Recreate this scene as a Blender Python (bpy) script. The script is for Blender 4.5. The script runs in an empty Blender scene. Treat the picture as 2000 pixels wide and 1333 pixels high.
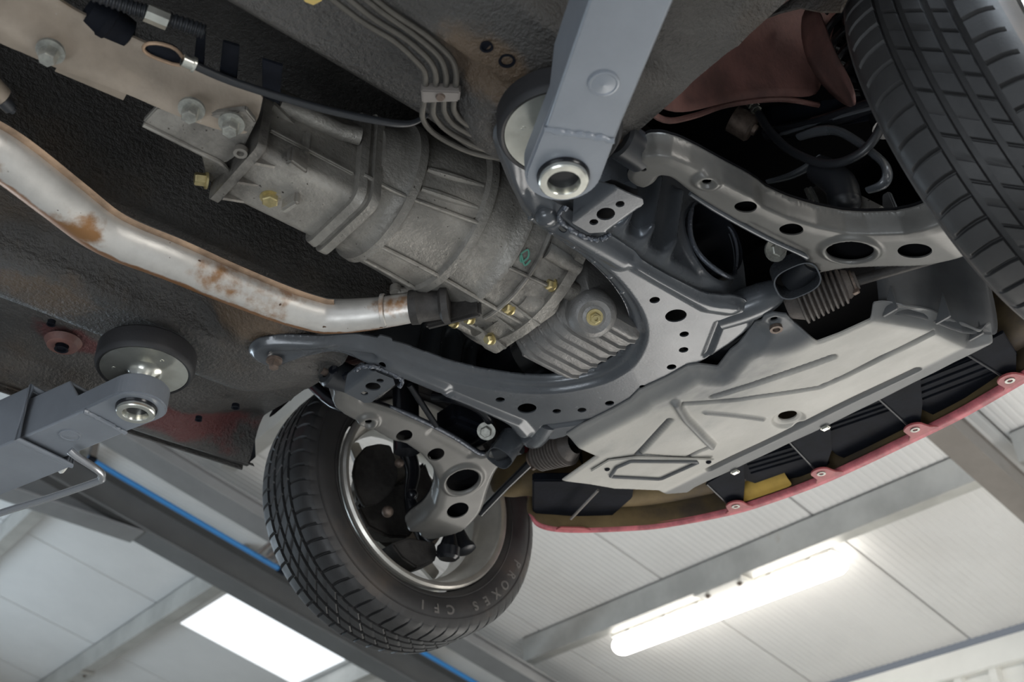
import bpy, bmesh, math, random
import numpy as np
from mathutils import Vector, Matrix
random.seed(7)
rng = np.random.default_rng(7)
scene = bpy.context.scene
COL = scene.collection
PI = math.pi
# ------------------------------------------------------------------ camera
# World frame: metres, +x = front of the car, +y = the car's left, +z = up; z = 0 is the underside of the front subframe.
CAM = np.array([-0.8117198, -0.9862972, -0.9569466])
ROT = np.array([[0.75875449, -0.65082116, -0.02689699],
                [0.35675022, 0.44975392, -0.81881054],
                [0.54499625, 0.61168066, 0.57343340]])
FPX = 2070.8
cd = bpy.data.cameras.new('camera')
cam = bpy.data.objects.new('camera', cd)
COL.objects.link(cam)
cd.sensor_width = 36.0
cd.lens = FPX * 36.0 / 2000.0
m = Matrix.Identity(4)
for i in range(3):
    m[i][0] = ROT[0][i]; m[i][1] = -ROT[1][i]; m[i][2] = -ROT[2][i]; m[i][3] = CAM[i]
cam.matrix_world = m
cd.clip_start = 0.02
cd.dof.use_dof = True
cd.dof.focus_distance = 1.62
cd.dof.aperture_fstop = 5.6
scene.camera = cam
scene.view_settings.view_transform = 'Standard'
scene.view_settings.look = 'None'
scene.view_settings.exposure = 0.18
scene.view_settings.gamma = 1.0
scene.view_settings.use_curve_mapping = False
# ------------------------------------------------------------------ world and lights
w = bpy.data.worlds.new('workshop_daylight'); scene.world = w
w.use_nodes = True
bg = w.node_tree.nodes['Background']
bg.inputs[0].default_value = (0.80, 0.88, 1.0, 1)
bg.inputs[1].default_value = 0.20

def area(name, loc, target, sx, sy, power, color):
    l = bpy.data.lights.new(name, 'AREA'); l.shape = 'RECTANGLE'; l.size = sx; l.size_y = sy
    l.energy = power; l.color = color
    o = bpy.data.objects.new(name, l); COL.objects.link(o)
    o.location = loc
    o.rotation_euler = (Vector(target) - Vector(loc)).to_track_quat('-Z', 'Y').to_euler()
    return o
area('rear_fill_light', (-5.5, -2.5, -0.6), (0.2, 0.1, 0.3), 4.5, 2.6, 45, (0.86, 0.93, 1.0))  # added fill from behind the camera, no door is seen there
area('side_fill_light', (0.8, -6.5, -0.7), (0.6, 0.5, 0.2), 1.8, 2.2, 120, (1.0, 0.96, 0.9))  # added fill for crisp highlights on the right-hand walls, no door seen
area('window_light', (-1.2, 7.2, 0.2), (-0.4, 0.4, -0.05), 2.2, 1.2, 85, (0.72, 0.87, 1.0))
area('floor_fill_light', (2.3, 0.5, -2.2), (1.2, 0.1, 0.0), 2.4, 2.6, 85, (1.0, 0.96, 0.90))  # unseen upward fill standing in for a bright floor, no lamp there
area('roof_light_daylight', (-0.7, -2.7, 1.92), (-0.1, -0.6, 0.1), 2.6, .8, 150, (0.78, 0.89, 1.0))
area('floor_fill_light_rear', (-1.6, -0.6, -2.2), (-0.5, 0.0, 0.0), 1.2, 1.0, 26, (0.88, 0.94, 1.0))  # second upward fill added under the tail, no lamp there
# ------------------------------------------------------------------ mapping helpers
def ray(px, py):
    return ROT.T @ np.array([(px - 1000) / FPX, (py - 666.5) / FPX, 1.0])
def at(px, py, z=0.0):                       # point of a photo pixel on a horizontal plane of the car
    d = ray(px, py); t = (z - CAM[2]) / d[2]; return CAM + t * d
def atY(px, py, Y):
    d = ray(px, py); t = (Y - CAM[1]) / d[1]; return CAM + t * d
def atX(px, py, X):
    d = ray(px, py); t = (X - CAM[0]) / d[0]; return CAM + t * d
def atP(px, py, pt, n):                      # on any plane
    d = ray(px, py); n = np.array(n, float); t = ((np.array(pt) - CAM) @ n) / (d @ n); return CAM + t * d
# ------------------------------------------------------------------ naming helpers
def tag(o, label, cat, group=None, kind=None):
    if label: o['label'] = label
    if cat: o['category'] = cat
    if group: o['group'] = group
    if kind: o['kind'] = kind
    return o
def thing(name, label, cat, loc=(0, 0, 0), group=None):
    o = bpy.data.objects.new(name, None); COL.objects.link(o)
    o.empty_display_size = 0.05
    o.location = loc
    return tag(o, label, cat, group)
def link(name, me, mat, parent=None, label=None):
    o = bpy.data.objects.new(name, me)
    if mat is not None and not me.materials: me.materials.append(mat)
    COL.objects.link(o)
    if parent is not None:
        o.parent = parent
        q = parent; off = Vector((0, 0, 0)); 
        while q is not None: off += Vector(q.location); q = q.parent
        o.location = -off                      # all geometry is written in world metres
    if label: o['label'] = label
    return o
def mesh(name, v, f, mat, parent=None, smooth=True, sharp=None, label=None):
    me = bpy.data.meshes.new(name)
    me.from_pydata([tuple(map(float, p)) for p in v], [], [tuple(int(i) for i in q) for q in f])
    me.validate()
    me.polygons.foreach_set('use_smooth', [smooth] * len(me.polygons))
    if sharp is not None: me.set_sharp_from_angle(angle=math.radians(sharp))
    me.update()
    return link(name, me, mat, parent, label)
# ------------------------------------------------------------------ shape collectors
class MB:
    def __init__(self): self.v = []; self.f = []
    def add(self, v, f):
        n = len(self.v); self.v += [tuple(map(float, p)) for p in v]; self.f += [tuple(int(i) + n for i in q) for q in f]; return self
    def box(self, c, s, rot=None, bev=0.0):
        bm = bmesh.new(); bmesh.ops.create_cube(bm, size=1.0)
        for q in bm.verts: q.co = Vector((q.co.x * s[0], q.co.y * s[1], q.co.z * s[2]))
        if bev: bmesh.ops.bevel(bm, geom=list(bm.edges), offset=bev, segments=2, affect='EDGES')
        M = rot if rot is not None else Matrix.Identity(3)
        bm.verts.index_update()
        vs = [M @ q.co + Vector(c) for q in bm.verts]; fs = [[q.index for q in f.verts] for f in bm.faces]
        bm.free(); return self.add(vs, fs)
    def tube(self, pts, r, seg=12, cap=True, closed=False, smooth_n=0, flat=1.0):
        pts = [np.array(p, float) for p in pts]
        if smooth_n: pts = spline(pts, smooth_n)
        n = len(pts); rs = r if hasattr(r, '__len__') else [r] * n
        if len(rs) != n: rs = np.interp(np.linspace(0, 1, n), np.linspace(0, 1, len(rs)), rs)
        up = None; V = []
        for i in range(n):
            a = pts[i - 1] if (i > 0 or closed) else pts[i]; b = pts[(i + 1) % n] if (i < n - 1 or closed) else pts[i]
            t = (b - a); t = t / (np.linalg.norm(t) + 1e-12)
            if up is None:
                up = np.array([0, 0, 1.0]) if abs(t[2]) < .9 else np.array([1.0, 0, 0])
            up = up - t * (up @ t); up /= np.linalg.norm(up) + 1e-12; s = np.cross(t, up)
            for k in range(seg):
                a2 = 2 * PI * k / seg
                V.append(pts[i] + rs[i] * (math.cos(a2) * s + flat * math.sin(a2) * up))
        F = []
        for i in range(n if closed else n - 1):
            j = (i + 1) % n
            for k in range(seg):
                k2 = (k + 1) % seg
                F.append((i * seg + k, i * seg + k2, j * seg + k2, j * seg + k))
        if cap and not closed:
            F.append(tuple(range(seg - 1, -1, -1))); F.append(tuple((n - 1) * seg + k for k in range(seg)))
        return self.add(V, F)
    def lathe(self, o, axis, prof, seg=32, ref=None, closed=False):   # prof: (distance along axis, radius)
        a = np.array(axis, float); a /= np.linalg.norm(a); o = np.array(o, float)
        u = np.array(ref, float) if ref is not None else (np.array([1.0, 0, 0]) if abs(a[0]) < .9 else np.array([0, 1.0, 0]))
        u = u - a * (u @ a); u /= np.linalg.norm(u); w_ = np.cross(a, u)
        V = []; F = []
        for (d, r) in prof:
            for k in range(seg):
                t = 2 * PI * k / seg
                V.append(o + a * d + max(r, 1e-5) * (math.cos(t) * u + math.sin(t) * w_))
        n = len(prof)
        for i in range(n if closed else n - 1):
            j = (i + 1) % n
            for k in range(seg):
                k2 = (k + 1) % seg
                F.append((i * seg + k, i * seg + k2, j * seg + k2, j * seg + k))
        return self.add(V, F)
    def prism(self, pts, d, bev=0.0):        # pts: planar 3-D loop, d: extrusion vector
        bm = bmesh.new()
        vs = [bm.verts.new(Vector(tuple(map(float, p)))) for p in pts]
        f = bm.faces.new(vs)
        r = bmesh.ops.extrude_face_region(bm, geom=[f])
        for q in r['geom']:
            if isinstance(q, bmesh.types.BMVert): q.co += Vector(tuple(map(float, d)))
        bmesh.ops.recalc_face_normals(bm, faces=list(bm.faces))
        if bev: bmesh.ops.bevel(bm, geom=list(bm.edges), offset=bev, segments=2, affect='EDGES', clamp_overlap=True)
        bm.verts.index_update()
        v = [q.co.copy() for q in bm.verts]; fs = [[q.index for q in f.verts] for f in bm.faces]
        bm.free(); return self.add(v, fs)
    def hexa(self, o, axis, r, h, ref=None):
        return self.lathe(o, axis, [(0, 0), (0, r), (h * .85, r), (h, r * .86), (h, 0)], 6, ref)
    def ball(self, c, r, seg=16, ring=10):
        rr = r if hasattr(r, '__len__') else (r, r, r)
        V = []; F = []
        for i in range(ring + 1):
            p = PI * i / ring
            for k in range(seg):
                t = 2 * PI * k / seg
                V.append((c[0] + rr[0] * math.sin(p) * math.cos(t), c[1] + rr[1] * math.sin(p) * math.sin(t), c[2] + rr[2] * math.cos(p)))
        for i in range(ring):
            for k in range(seg):
                k2 = (k + 1) % seg; F.append((i * seg + k, (i + 1) * seg + k, (i + 1) * seg + k2, i * seg + k2))
        return self.add(V, F)
    def build(self, name, mat, parent=None, sharp=35, label=None):
        o = mesh(name, self.v, self.f, mat, parent, True, sharp, label)
        return o
def spline(pts, n):
    pts = [np.array(p, float) for p in pts]; out = []
    for i in range(len(pts) - 1):
        p0 = pts[max(i - 1, 0)]; p1 = pts[i]; p2 = pts[i + 1]; p3 = pts[min(i + 2, len(pts) - 1)]
        for k in range(n):
            t = k / n
            out.append(.5 * ((2 * p1) + (-p0 + p2) * t + (2 * p0 - 5 * p1 + 4 * p2 - p3) * t * t + (-p0 + 3 * p1 - 3 * p2 + p3) * t ** 3))
    out.append(pts[-1]); return out
def smooth_loop(pts, it=1, keep=()):
    pts = [np.array(p, float) for p in pts]
    for _ in range(it):
        out = []
        n = len(pts)
        for i in range(n):
            a, b = pts[i], pts[(i + 1) % n]
            out += [a * .75 + b * .25, a * .25 + b * .75]
        pts = out
    return np.array(pts)
def sst(x, a, b):
    t = np.clip((x - a) / (b - a), 0, 1); return t * t * (3 - 2 * t)
def poly_sd(P, poly):                        # positive inside
    A = np.array(poly); B = np.roll(A, -1, 0); d2 = np.full(len(P), 1e9); ins = np.zeros(len(P), bool)
    for a, b in zip(A, B):
        e = b - a; w_ = P - a
        t = np.clip((w_ @ e) / (e @ e + 1e-15), 0, 1)
        q = w_ - t[:, None] * e; d2 = np.minimum(d2, (q ** 2).sum(1))
        c = ((a[1] > P[:, 1]) != (b[1] > P[:, 1]))
        xx = a[0] + (P[:, 1] - a[1]) / ((b[1] - a[1]) if b[1] != a[1] else 1e-12) * (b[0] - a[0])
        ins ^= c & (P[:, 0] < xx)
    d = np.sqrt(d2); return np.where(ins, d, -d)
def seg_d(P, a, b):
    a = np.array(a); b = np.array(b); e = b - a
    t = np.clip(((P - a) @ e) / (e @ e + 1e-15), 0, 1); return np.linalg.norm(P - a - t[:, None] * e, axis=1)
def path_d(P, pts):
    d = np.full(len(P), 1e9)
    for a, b in zip(pts[:-1], pts[1:]): d = np.minimum(d, seg_d(P, a, b))
    return d
def stamp(name, outline, holes, hfun, frame, res, thick, mat, parent=None, label=None, extra=None):
    """pressed sheet: outline/holes in (u,v), height h(u,v,sdf) away from the viewer; frame maps (u,v,h) to world"""
    ol = np.array(outline); lo = ol.min(0) - res; hi = ol.max(0) + res
    nx = int((hi[0] - lo[0]) / res) + 2; ny = int((hi[1] - lo[1]) / res) + 2
    gx, gy = np.meshgrid(lo[0] + np.arange(nx) * res, lo[1] + np.arange(ny) * res, indexing='ij')
    P = np.stack([gx.ravel(), gy.ravel()], 1)
    def sdf(P):
        s = poly_sd(P, ol)
        for (cx, cy, r) in holes: s = np.minimum(s, np.hypot(P[:, 0] - cx, P[:, 1] - cy) - r)
        if extra is not None: s = extra(P, s)
        return s
    S = sdf(P)
    verts = [tuple(p) for p in P]; vid = {}
    faces = []; bedges = []
    def cut(i, j):
        k = (i, j) if i < j else (j, i)
        if k not in vid:
            i, j = k; t = S[i] / (S[i] - S[j]); t = min(max(t, 0.0), 1.0)
            vid[k] = len(verts); verts.append(tuple(P[i] + (P[j] - P[i]) * t))
        return vid[k]
    idx = np.arange(nx * ny).reshape(nx, ny)
    a = idx[:-1, :-1].ravel(); b = idx[1:, :-1].ravel(); c = idx[1:, 1:].ravel(); d = idx[:-1, 1:].ravel()
    npos = (S[a] > 0).astype(int) + (S[b] > 0) + (S[c] > 0) + (S[d] > 0)
    full = npos == 4
    faces = [tuple(q) for q in np.stack([a, b, c, d], 1)[full]]
    for q in np.where((npos > 0) & (npos < 4))[0]:
        for tri in ((a[q], b[q], c[q]), (a[q], c[q], d[q])):
            out = []; be = []
            for i in range(3):
                p, r = tri[i], tri[(i + 1) % 3]
                if S[p] > 0: out.append(int(p))
                if (S[p] > 0) != (S[r] > 0):
                    e = cut(int(p), int(r)); out.append(e); be.append(e)
            if len(out) >= 3:
                faces.append(tuple(out))
                if len(be) == 2:
                    i0 = out.index(be[0]); i1 = out.index(be[1])
                    bedges.append((be[0], be[1]) if (i0 + 1) % len(out) == i1 else (be[1], be[0]))
    V2 = np.array(verts); used = np.zeros(len(V2), bool)
    for f in faces:
        for i in f: used[i] = True
    remap = -np.ones(len(V2), int); remap[used] = np.arange(used.sum()); V2 = V2[used]
    Sd = sdf(V2); H = hfun(V2, np.maximum(Sd, 0)) if hfun else np.zeros(len(V2))
    O, U, V, W = [np.array(q, float) for q in frame]
    def world(H): return O + V2[:, :1] * U + V2[:, 1:2] * V + H[:, None] * W
    bot = world(H); top = world(H + thick); n = len(V2)
    F = [tuple(remap[i] for i in f) for f in faces]
    flip = np.cross(U, V) @ W > 0
    Fb = [f[::-1] for f in F] if flip else F
    Ft = [tuple(i + n for i in f) for f in (F if flip else [g[::-1] for g in F])]
    rimv = []; rimf = []
    base = 2 * n
    for e0, e1 in bedges:
        i, j = remap[e0], remap[e1]; k = base + len(rimv)
        rimv += [bot[i], bot[j], top[j], top[i]]; rimf.append((k, k + 1, k + 2, k + 3) if flip else (k + 3, k + 2, k + 1, k))
    vv = np.vstack([bot, top] + ([np.array(rimv)] if rimv else []))
    return mesh(name, vv, Fb + Ft + rimf, mat, parent, True, None, label)
ZF = ((0, 0, 0), (1, 0, 0), (0, 1, 0), (0, 0, 1))
def zframe(z): return ((0, 0, z), (1, 0, 0), (0, 1, 0), (0, 0, 1))
def loft(name, rows, mat, parent=None, label=None, thick=0.0, sub=0, sharp=None):
    R_ = len(rows); C_ = len(rows[0]); V = [p for r in rows for p in r]
    F = [(i * C_ + j, i * C_ + j + 1, (i + 1) * C_ + j + 1, (i + 1) * C_ + j) for i in range(R_ - 1) for j in range(C_ - 1)]
    o = mesh(name, V, F, mat, parent, True, sharp, label)
    if sub:
        q = o.modifiers.new('sub', 'SUBSURF'); q.levels = sub; q.render_levels = sub
    if thick:
        q = o.modifiers.new('solid', 'SOLIDIFY'); q.thickness = thick; q.offset = 0
    return o
# ------------------------------------------------------------------ materials
def nd(nt, t, **k):
    n = nt.nodes.new(t)
    for a, b in k.items(): setattr(n, a, b)
    return n
def material(name, base, rough=0.5, metal=0.0, var=0.0, vscale=8, bump=0.0, bscale=60, stain=None, srange=(0.55, 0.7), sscale=4, sdet=6,
             spec=0.5, rvar=0.0, coat=0.0, emit=None, stretch=None, speck=None, crackle=False, bdist=.004, attr=None):
    m = bpy.data.materials.new(name); m.use_nodes = True; nt = m.node_tree
    p = nt.nodes['Principled BSDF']
    p.inputs['Base Color'].default_value = (*base, 1); p.inputs['Roughness'].default_value = rough
    p.inputs['Metallic'].default_value = metal; p.inputs['Specular IOR Level'].default_value = spec
    p.inputs['Coat Weight'].default_value = coat
    if emit: p.inputs['Emission Color'].default_value = (*emit[0], 1); p.inputs['Emission Strength'].default_value = emit[1]
    tc = nd(nt, 'ShaderNodeTexCoord'); src = tc.outputs['Object']
    if stretch:
        mp = nd(nt, 'ShaderNodeMapping'); mp.inputs['Scale'].default_value = stretch; nt.links.new(src, mp.inputs[0]); src2 = mp.outputs[0]
    else: src2 = src
    col = None
    def noise(scale, det=5, rgh=.6, s=None):
        n = nd(nt, 'ShaderNodeTexNoise'); n.inputs['Scale'].default_value = scale; n.inputs['Detail'].default_value = det
        n.inputs['Roughness'].default_value = rgh; nt.links.new(s or src, n.inputs['Vector']); return n.outputs['Fac']
    def ramp(fac, a, b):
        r = nd(nt, 'ShaderNodeMapRange'); r.inputs['From Min'].default_value = a; r.inputs['From Max'].default_value = b
        r.interpolation_type = 'SMOOTHSTEP'; nt.links.new(fac, r.inputs['Value']); return r.outputs['Result']
    def mix(fac, a, b):
        x = nd(nt, 'ShaderNodeMix', data_type='RGBA'); nt.links.new(fac, x.inputs[0])
        for s_, q in ((6, a), (7, b)):
            if isinstance(q, tuple): x.inputs[s_].default_value = (*q, 1)
            else: nt.links.new(q, x.inputs[s_])
        return x.outputs[2]
    cur = tuple(base)
    if var:
        f = ramp(noise(vscale, 6, .65, src2), .3, .7)
        cur = mix(f, tuple(c * (1 - var) for c in base), tuple(min(1, c * (1 + var)) for c in base))
        nt.links.new(cur, p.inputs['Base Color'])
    if stain:
        f = ramp(noise(sscale, sdet, .6, src2), *srange)
        cur = mix(f, cur, stain); nt.links.new(cur, p.inputs['Base Color'])
    if speck:
        f = ramp(noise(speck[1], 2, .5), speck[2], speck[2] + .04)
        cur = mix(f, cur, speck[0]); nt.links.new(cur, p.inputs['Base Color'])
    for a_ in (attr if isinstance(attr, list) else [attr] if attr else []):
        at_ = nd(nt, 'ShaderNodeAttribute'); at_.attribute_name = a_[0]
        fac = at_.outputs['Fac']
        if len(a_) > 2:
            mm = nd(nt, 'ShaderNodeMath', operation='MULTIPLY_ADD'); nt.links.new(noise(a_[2], 6, .7), mm.inputs[0]); mm.inputs[1].default_value = 1.6; mm.inputs[2].default_value = -1.06
            m2 = nd(nt, 'ShaderNodeMath', operation='ADD'); nt.links.new(mm.outputs[0], m2.inputs[0]); nt.links.new(fac, m2.inputs[1]); fac = ramp(m2.outputs[0], .0, .45)
        cur = mix(fac, cur, a_[1]); nt.links.new(cur, p.inputs['Base Color'])
    if rvar:
        f = noise(vscale * 1.7, 5, .6, src2)
        r = nd(nt, 'ShaderNodeMapRange'); r.inputs['From Min'].default_value = .3; r.inputs['From Max'].default_value = .7
        r.inputs['To Min'].default_value = max(.05, rough - rvar); r.inputs['To Max'].default_value = min(1, rough + rvar)
        nt.links.new(f, r.inputs['Value']); nt.links.new(r.outputs['Result'], p.inputs['Roughness'])
    if bump:
        if crackle:
            n = nd(nt, 'ShaderNodeTexVoronoi'); n.inputs['Scale'].default_value = bscale; nt.links.new(src, n.inputs['Vector']); f = n.outputs['Distance']
        else: f = noise(bscale, 4, .6)
        b = nd(nt, 'ShaderNodeBump'); b.inputs['Strength'].default_value = bump; b.inputs['Distance'].default_value = bdist
        nt.links.new(f, b.inputs['Height']); nt.links.new(b.outputs[0], p.inputs['Normal'])
    return m
M = {}
M['subframe'] = material('satin_black_chassis_paint', (.078, .085, .095), .25, .2, var=.12, vscale=6, bump=.05, bscale=260, rvar=.05, coat=.15)
M['arm'] = material('grey_black_control_arm_paint', (.120, .117, .110), .36, .2, var=.15, vscale=9, bump=.04, bscale=300, rvar=.06)
M['gloss'] = material('gloss_black_steel', (.012, .013, .016), .22, .2, bump=.03, bscale=120)
M['weld'] = material('painted_weld', (.10, .11, .13), .25, .6, bump=.5, bscale=180)
M['lift'] = material('grey_lift_paint', (.215, .235, .265), .36, .1, var=.1, vscale=5, stain=(.33, .25, .14), srange=(.70, .78), sscale=5, bump=.04, bscale=150, rvar=.05, coat=.1)
M['zinc'] = material('zinc_plated_steel', (.72, .72, .66), .22, .9, var=.12, vscale=30, rvar=.05)
M['zinc_bolt'] = material('yellow_zinc_bolt', (.50, .42, .22), .35, .8, var=.25, vscale=60)
M['grey_bolt'] = material('dull_grey_bolt', (.34, .34, .31), .42, .6, var=.3, vscale=80, bump=.1)
M['rust_bolt'] = material('rusty_bolt', (.15, .115, .095), .55, .5, var=.4, vscale=60, bump=.2)
M['cast'] = material('dusty_cast_aluminium', (.28, .265, .24), .44, .45, var=.35, vscale=7, stain=(.085, .078, .07), srange=(.48, .72), sscale=6, bump=.4, bscale=170, rvar=.1, speck=((.06, .05, .045), 130, .70))
M['pan'] = material('cast_oil_pan_alloy', (.21, .205, .20), .45, .5, var=.25, vscale=9, bump=.3, bscale=190, rvar=.08)
M['ppf'] = material('brown_stained_alloy_beam', (.27, .225, .18), .5, .35, var=.3, vscale=5, stain=(.24, .155, .08), srange=(.56, .72), sscale=7, bump=.12, bscale=120, rvar=.1, speck=((.5, .5, .48), 40, .73))
M['exhaust'] = material('aluminised_exhaust', (.60, .58, .55), .42, .55, var=.12, vscale=10, stain=(.30, .155, .065), srange=(.53, .66), sscale=9, bump=.1, bscale=90, rvar=.1, speck=((.10, .06, .04), 70, .72), attr=('rust', (.27, .13, .055), 22))
M['exhaust_rust'] = material('rusty_exhaust_seam', (.36, .25, .17), .6, .5, var=.35, vscale=20, bump=.25, bscale=120)
M['rubber'] = material('tyre_rubber', (.026, .0255, .026), .52, 0, var=.2, vscale=14, bump=.08, bscale=300, rvar=.08)
M['side'] = material('tyre_sidewall_rubber', (.042, .040, .040), .5, 0, var=.2, vscale=10, stain=(.085, .066, .052), srange=(.5, .75), sscale=5, bump=.05, bscale=200)
M['letter'] = material('raised_tyre_lettering', (.14, .13, .12), .5, 0)
M['rim'] = material('alloy_wheel_barrel', (.62, .59, .54), .36, .7, var=.15, vscale=10, rvar=.08, bump=.05, bscale=60)
M['boot'] = material('dusty_rubber_bellows', (.085, .073, .066), .62, 0, var=.3, vscale=30, bump=.3, bscale=240)
M['black'] = material('matt_black_plastic', (.006, .0075, .012), .75, 0, var=.3, vscale=20, bump=.15, bscale=120, spec=.15)
M['hose'] = material('black_hose_rubber', (.022, .024, .028), .35, 0)
M['pad'] = material('pad_rubber', (.018, .018, .020), .55, 0, bump=.1, bscale=200)
M['tray'] = material('dusty_undertray_plastic', (.47, .45, .41), .46, 0, var=.14, vscale=7, stain=(.12, .125, .13), srange=(.52, .75), sscale=3.5, bump=.08, bscale=120, rvar=.1, stretch=(1, .45, 1), attr=('zone_tone_groove_shade', (.095, .10, .107)))  # second colour: darker edge zones plus shade painted into the channels
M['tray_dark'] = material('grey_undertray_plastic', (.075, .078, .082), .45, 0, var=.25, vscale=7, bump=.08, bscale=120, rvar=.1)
M['red'] = material('red_car_paint', (.42, .045, .055), .38, .0, var=.2, vscale=20, coat=.3)
M['redlip'] = material('worn_red_bumper_edge', (.50, .13, .15), .5, 0, var=.3, vscale=30)
M['foam'] = material('yellow_brown_foam', (.17, .12, .055), .75, 0, var=.3, vscale=5, stain=(.07, .055, .045), srange=(.45, .65), sscale=4, bump=.15, bscale=100)
M['under'] = material('black_grey_underseal', (.058, .055, .052), .46, 0, var=.4, vscale=4, stain=(.075, .054, .036), srange=(.5, .72), sscale=3, bump=.75, bscale=150, rvar=.1, bdist=.008, attr=[('brown', (.115, .080, .052), 9), ('redp', (.095, .028, .028), 14)])
M['redbody'] = material('dirty_red_inner_body', (.19, .095, .082), .5, 0, var=.4, vscale=6, stain=(.05, .036, .034), srange=(.45, .7), sscale=4, bump=.2, bscale=120)
M['line'] = material('brake_line_steel', (.10, .092, .08), .5, .3, var=.2, vscale=30, bump=.1, bscale=200)
M['clip'] = material('grey_line_clip', (.20, .18, .165), .5, 0)
M['knuckle'] = material('dark_cast_iron', (.045, .042, .040), .6, .4, var=.4, vscale=20, bump=.3, bscale=120)
M['disc'] = material('brake_disc', (.25, .24, .22), .35, .8, var=.2, vscale=20)
M['panel'] = material('white_ceiling_sheet', (.72, .71, .69), .5, 0, var=.04, vscale=2)
M['galv'] = material('galvanised_purlin', (.50, .49, .46), .42, .5, var=.15, vscale=3, stain=(.33, .24, .17), srange=(.66, .78), sscale=3)
M['steel'] = material('grey_painted_beam', (.13, .133, .133), .45, .1, var=.1, vscale=3)
M['brownsteel'] = material('brown_grey_rafter_paint', (.21, .19, .17), .45, .2, var=.12, vscale=3)
M['void'] = material('painted_shade_black', (.006, .006, .007), .85, 0, spec=.1)  # near-black colour stands in for the shade in arches, bay and hollow parts
M['steel2'] = material('light_grey_rail', (.22, .22, .22), .45, .2, var=.1, vscale=3)
M['blue'] = material('blue_air_pipe', (.03, .22, .55), .35, 0)
M['tube_light'] = material('lit_tube_diffuser', (1, 1, 1), .4, 0, emit=((1, .96, .90), 7.5))
M['skylight'] = material('daylit_translucent_sheet', (.9, .93, .95), .4, 0, emit=((.93, .97, 1.0), .95))
M['concrete'] = material('workshop_concrete', (.40, .39, .37), .6, 0, var=.15, vscale=1.5)
M['wall'] = material('cream_wall_sheet', (.78, .77, .72), .5, 0, var=.05, vscale=2)
def bolt(mb, o, axis, r=.009, h=.009, washer=1.7, wt=.002):
    a = np.array(axis, float); a /= np.linalg.norm(a); o = np.array(o, float)
    mb.lathe(o, a, [(0, 0), (0, r * washer), (wt, r * washer), (wt, 0)], 20)
    mb.hexa(o + a * wt, a, r, h)
    return mb
DOWN = (0, 0, -1)
# ================================================================== SETTING
TS = math.tan(math.radians(15.2))
def rz(x, dz=0.0): return 1.10 + dz - TS * (x - 3.41)
SL = Vector((1, 0, -TS)).normalized(); SN = Vector((TS, 0, 1)).normalized()
SROT = Matrix((( SL.x, 0, SN.x), (0, 1, 0), (SL.z, 0, SN.z)))
def sloped_box(mb, x0, x1, y0, y1, dz0, dz1):
    v = [(x, y, rz(x, d)) for d in (dz0, dz1) for x, y in ((x0, y0), (x1, y0), (x1, y1), (x0, y1))]
    return mb.add(v, [(0, 3, 2, 1), (4, 5, 6, 7), (0, 1, 5, 4), (1, 2, 6, 5), (2, 3, 7, 6), (3, 0, 4, 7)])
ceil = thing('ceiling', None, None, (0, 0, rz(0))); ceil['kind'] = 'structure'
X0, X1 = -3.2, 4.42
PW = 0.946
SKY = (1.90, 2.76, 4.70, 5.32)
k0 = -4
for k in range(-7, 8):
    ya = 1.47 + PW * k + .006; yb = ya + PW - .012
    n = 26; prof = []
    for i in range(n):
        a = ya + (yb - ya) * i / n; b = ya + (yb - ya) * (i + 1) / n; e = (b - a)
        prof += [(a, .0), (a + e * .12, .0018), (a + e * .30, .0018), (a + e * .42, .0)]
    prof.append((yb, 0))
    segs = [(X0, X1)]
    V = []; F = []
    for (xa, xb) in segs:
        base = len(V)
        for x in (xa, xb):
            V += [(x, y, rz(x, h)) for y, h in prof] + [(x, yb, rz(x, .05)), (x, ya, rz(x, .05))]
        q = len(prof) + 2
        F += [(base + j, base + (j + 1) % q, base + q + (j + 1) % q, base + q + j) for j in range(q)]
    mesh('roof_panel', V, F, M['panel'], ceil, False)
mb = MB()
for k in range(-3, 8): sloped_box(mb, X0, X1, 1.47 + PW * k - .02, 1.47 + PW * k + .02, .052, .06)
mb.build('joint_cover', M['steel'], ceil)
for a_ in ((-1.2, 0.1, -3.3, -2.5),):
    win2 = thing('window_2', None, None, (-.5, -2.9, rz(-.5))); win2['kind'] = 'structure'
    m2 = MB(); sloped_box(m2, a_[0], a_[1], a_[2], a_[3], -.012, -.004); m2.build('pane', M['skylight'], win2)
sk = MB(); sloped_box(sk, SKY[0], SKY[1], SKY[2], SKY[3], -.012, -.004)
skf = MB()
for a in ((SKY[0] - .03, SKY[0], SKY[2] - .03, SKY[3] + .03), (SKY[1], SKY[1] + .03, SKY[2] - .03, SKY[3] + .03), (SKY[0], SKY[1], SKY[2] - .03, SKY[2]), (SKY[0], SKY[1], SKY[3], SKY[3] + .03)):
    sloped_box(skf, *a, -.016, .0)
win = thing('window_1', 'bright white translucent roof light between the grey beam and the purlin', None, (2.3, 5.0, rz(2.3))); win['kind'] = 'structure'
sk.build('pane', M['skylight'], win); skf.build('frame', M['panel'], win)
fl = MB(); fl.box((0.4, 1.5, -2.30), (12, 14, .1)); o = fl.build('floor', M['concrete']); o['kind'] = 'structure'
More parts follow.
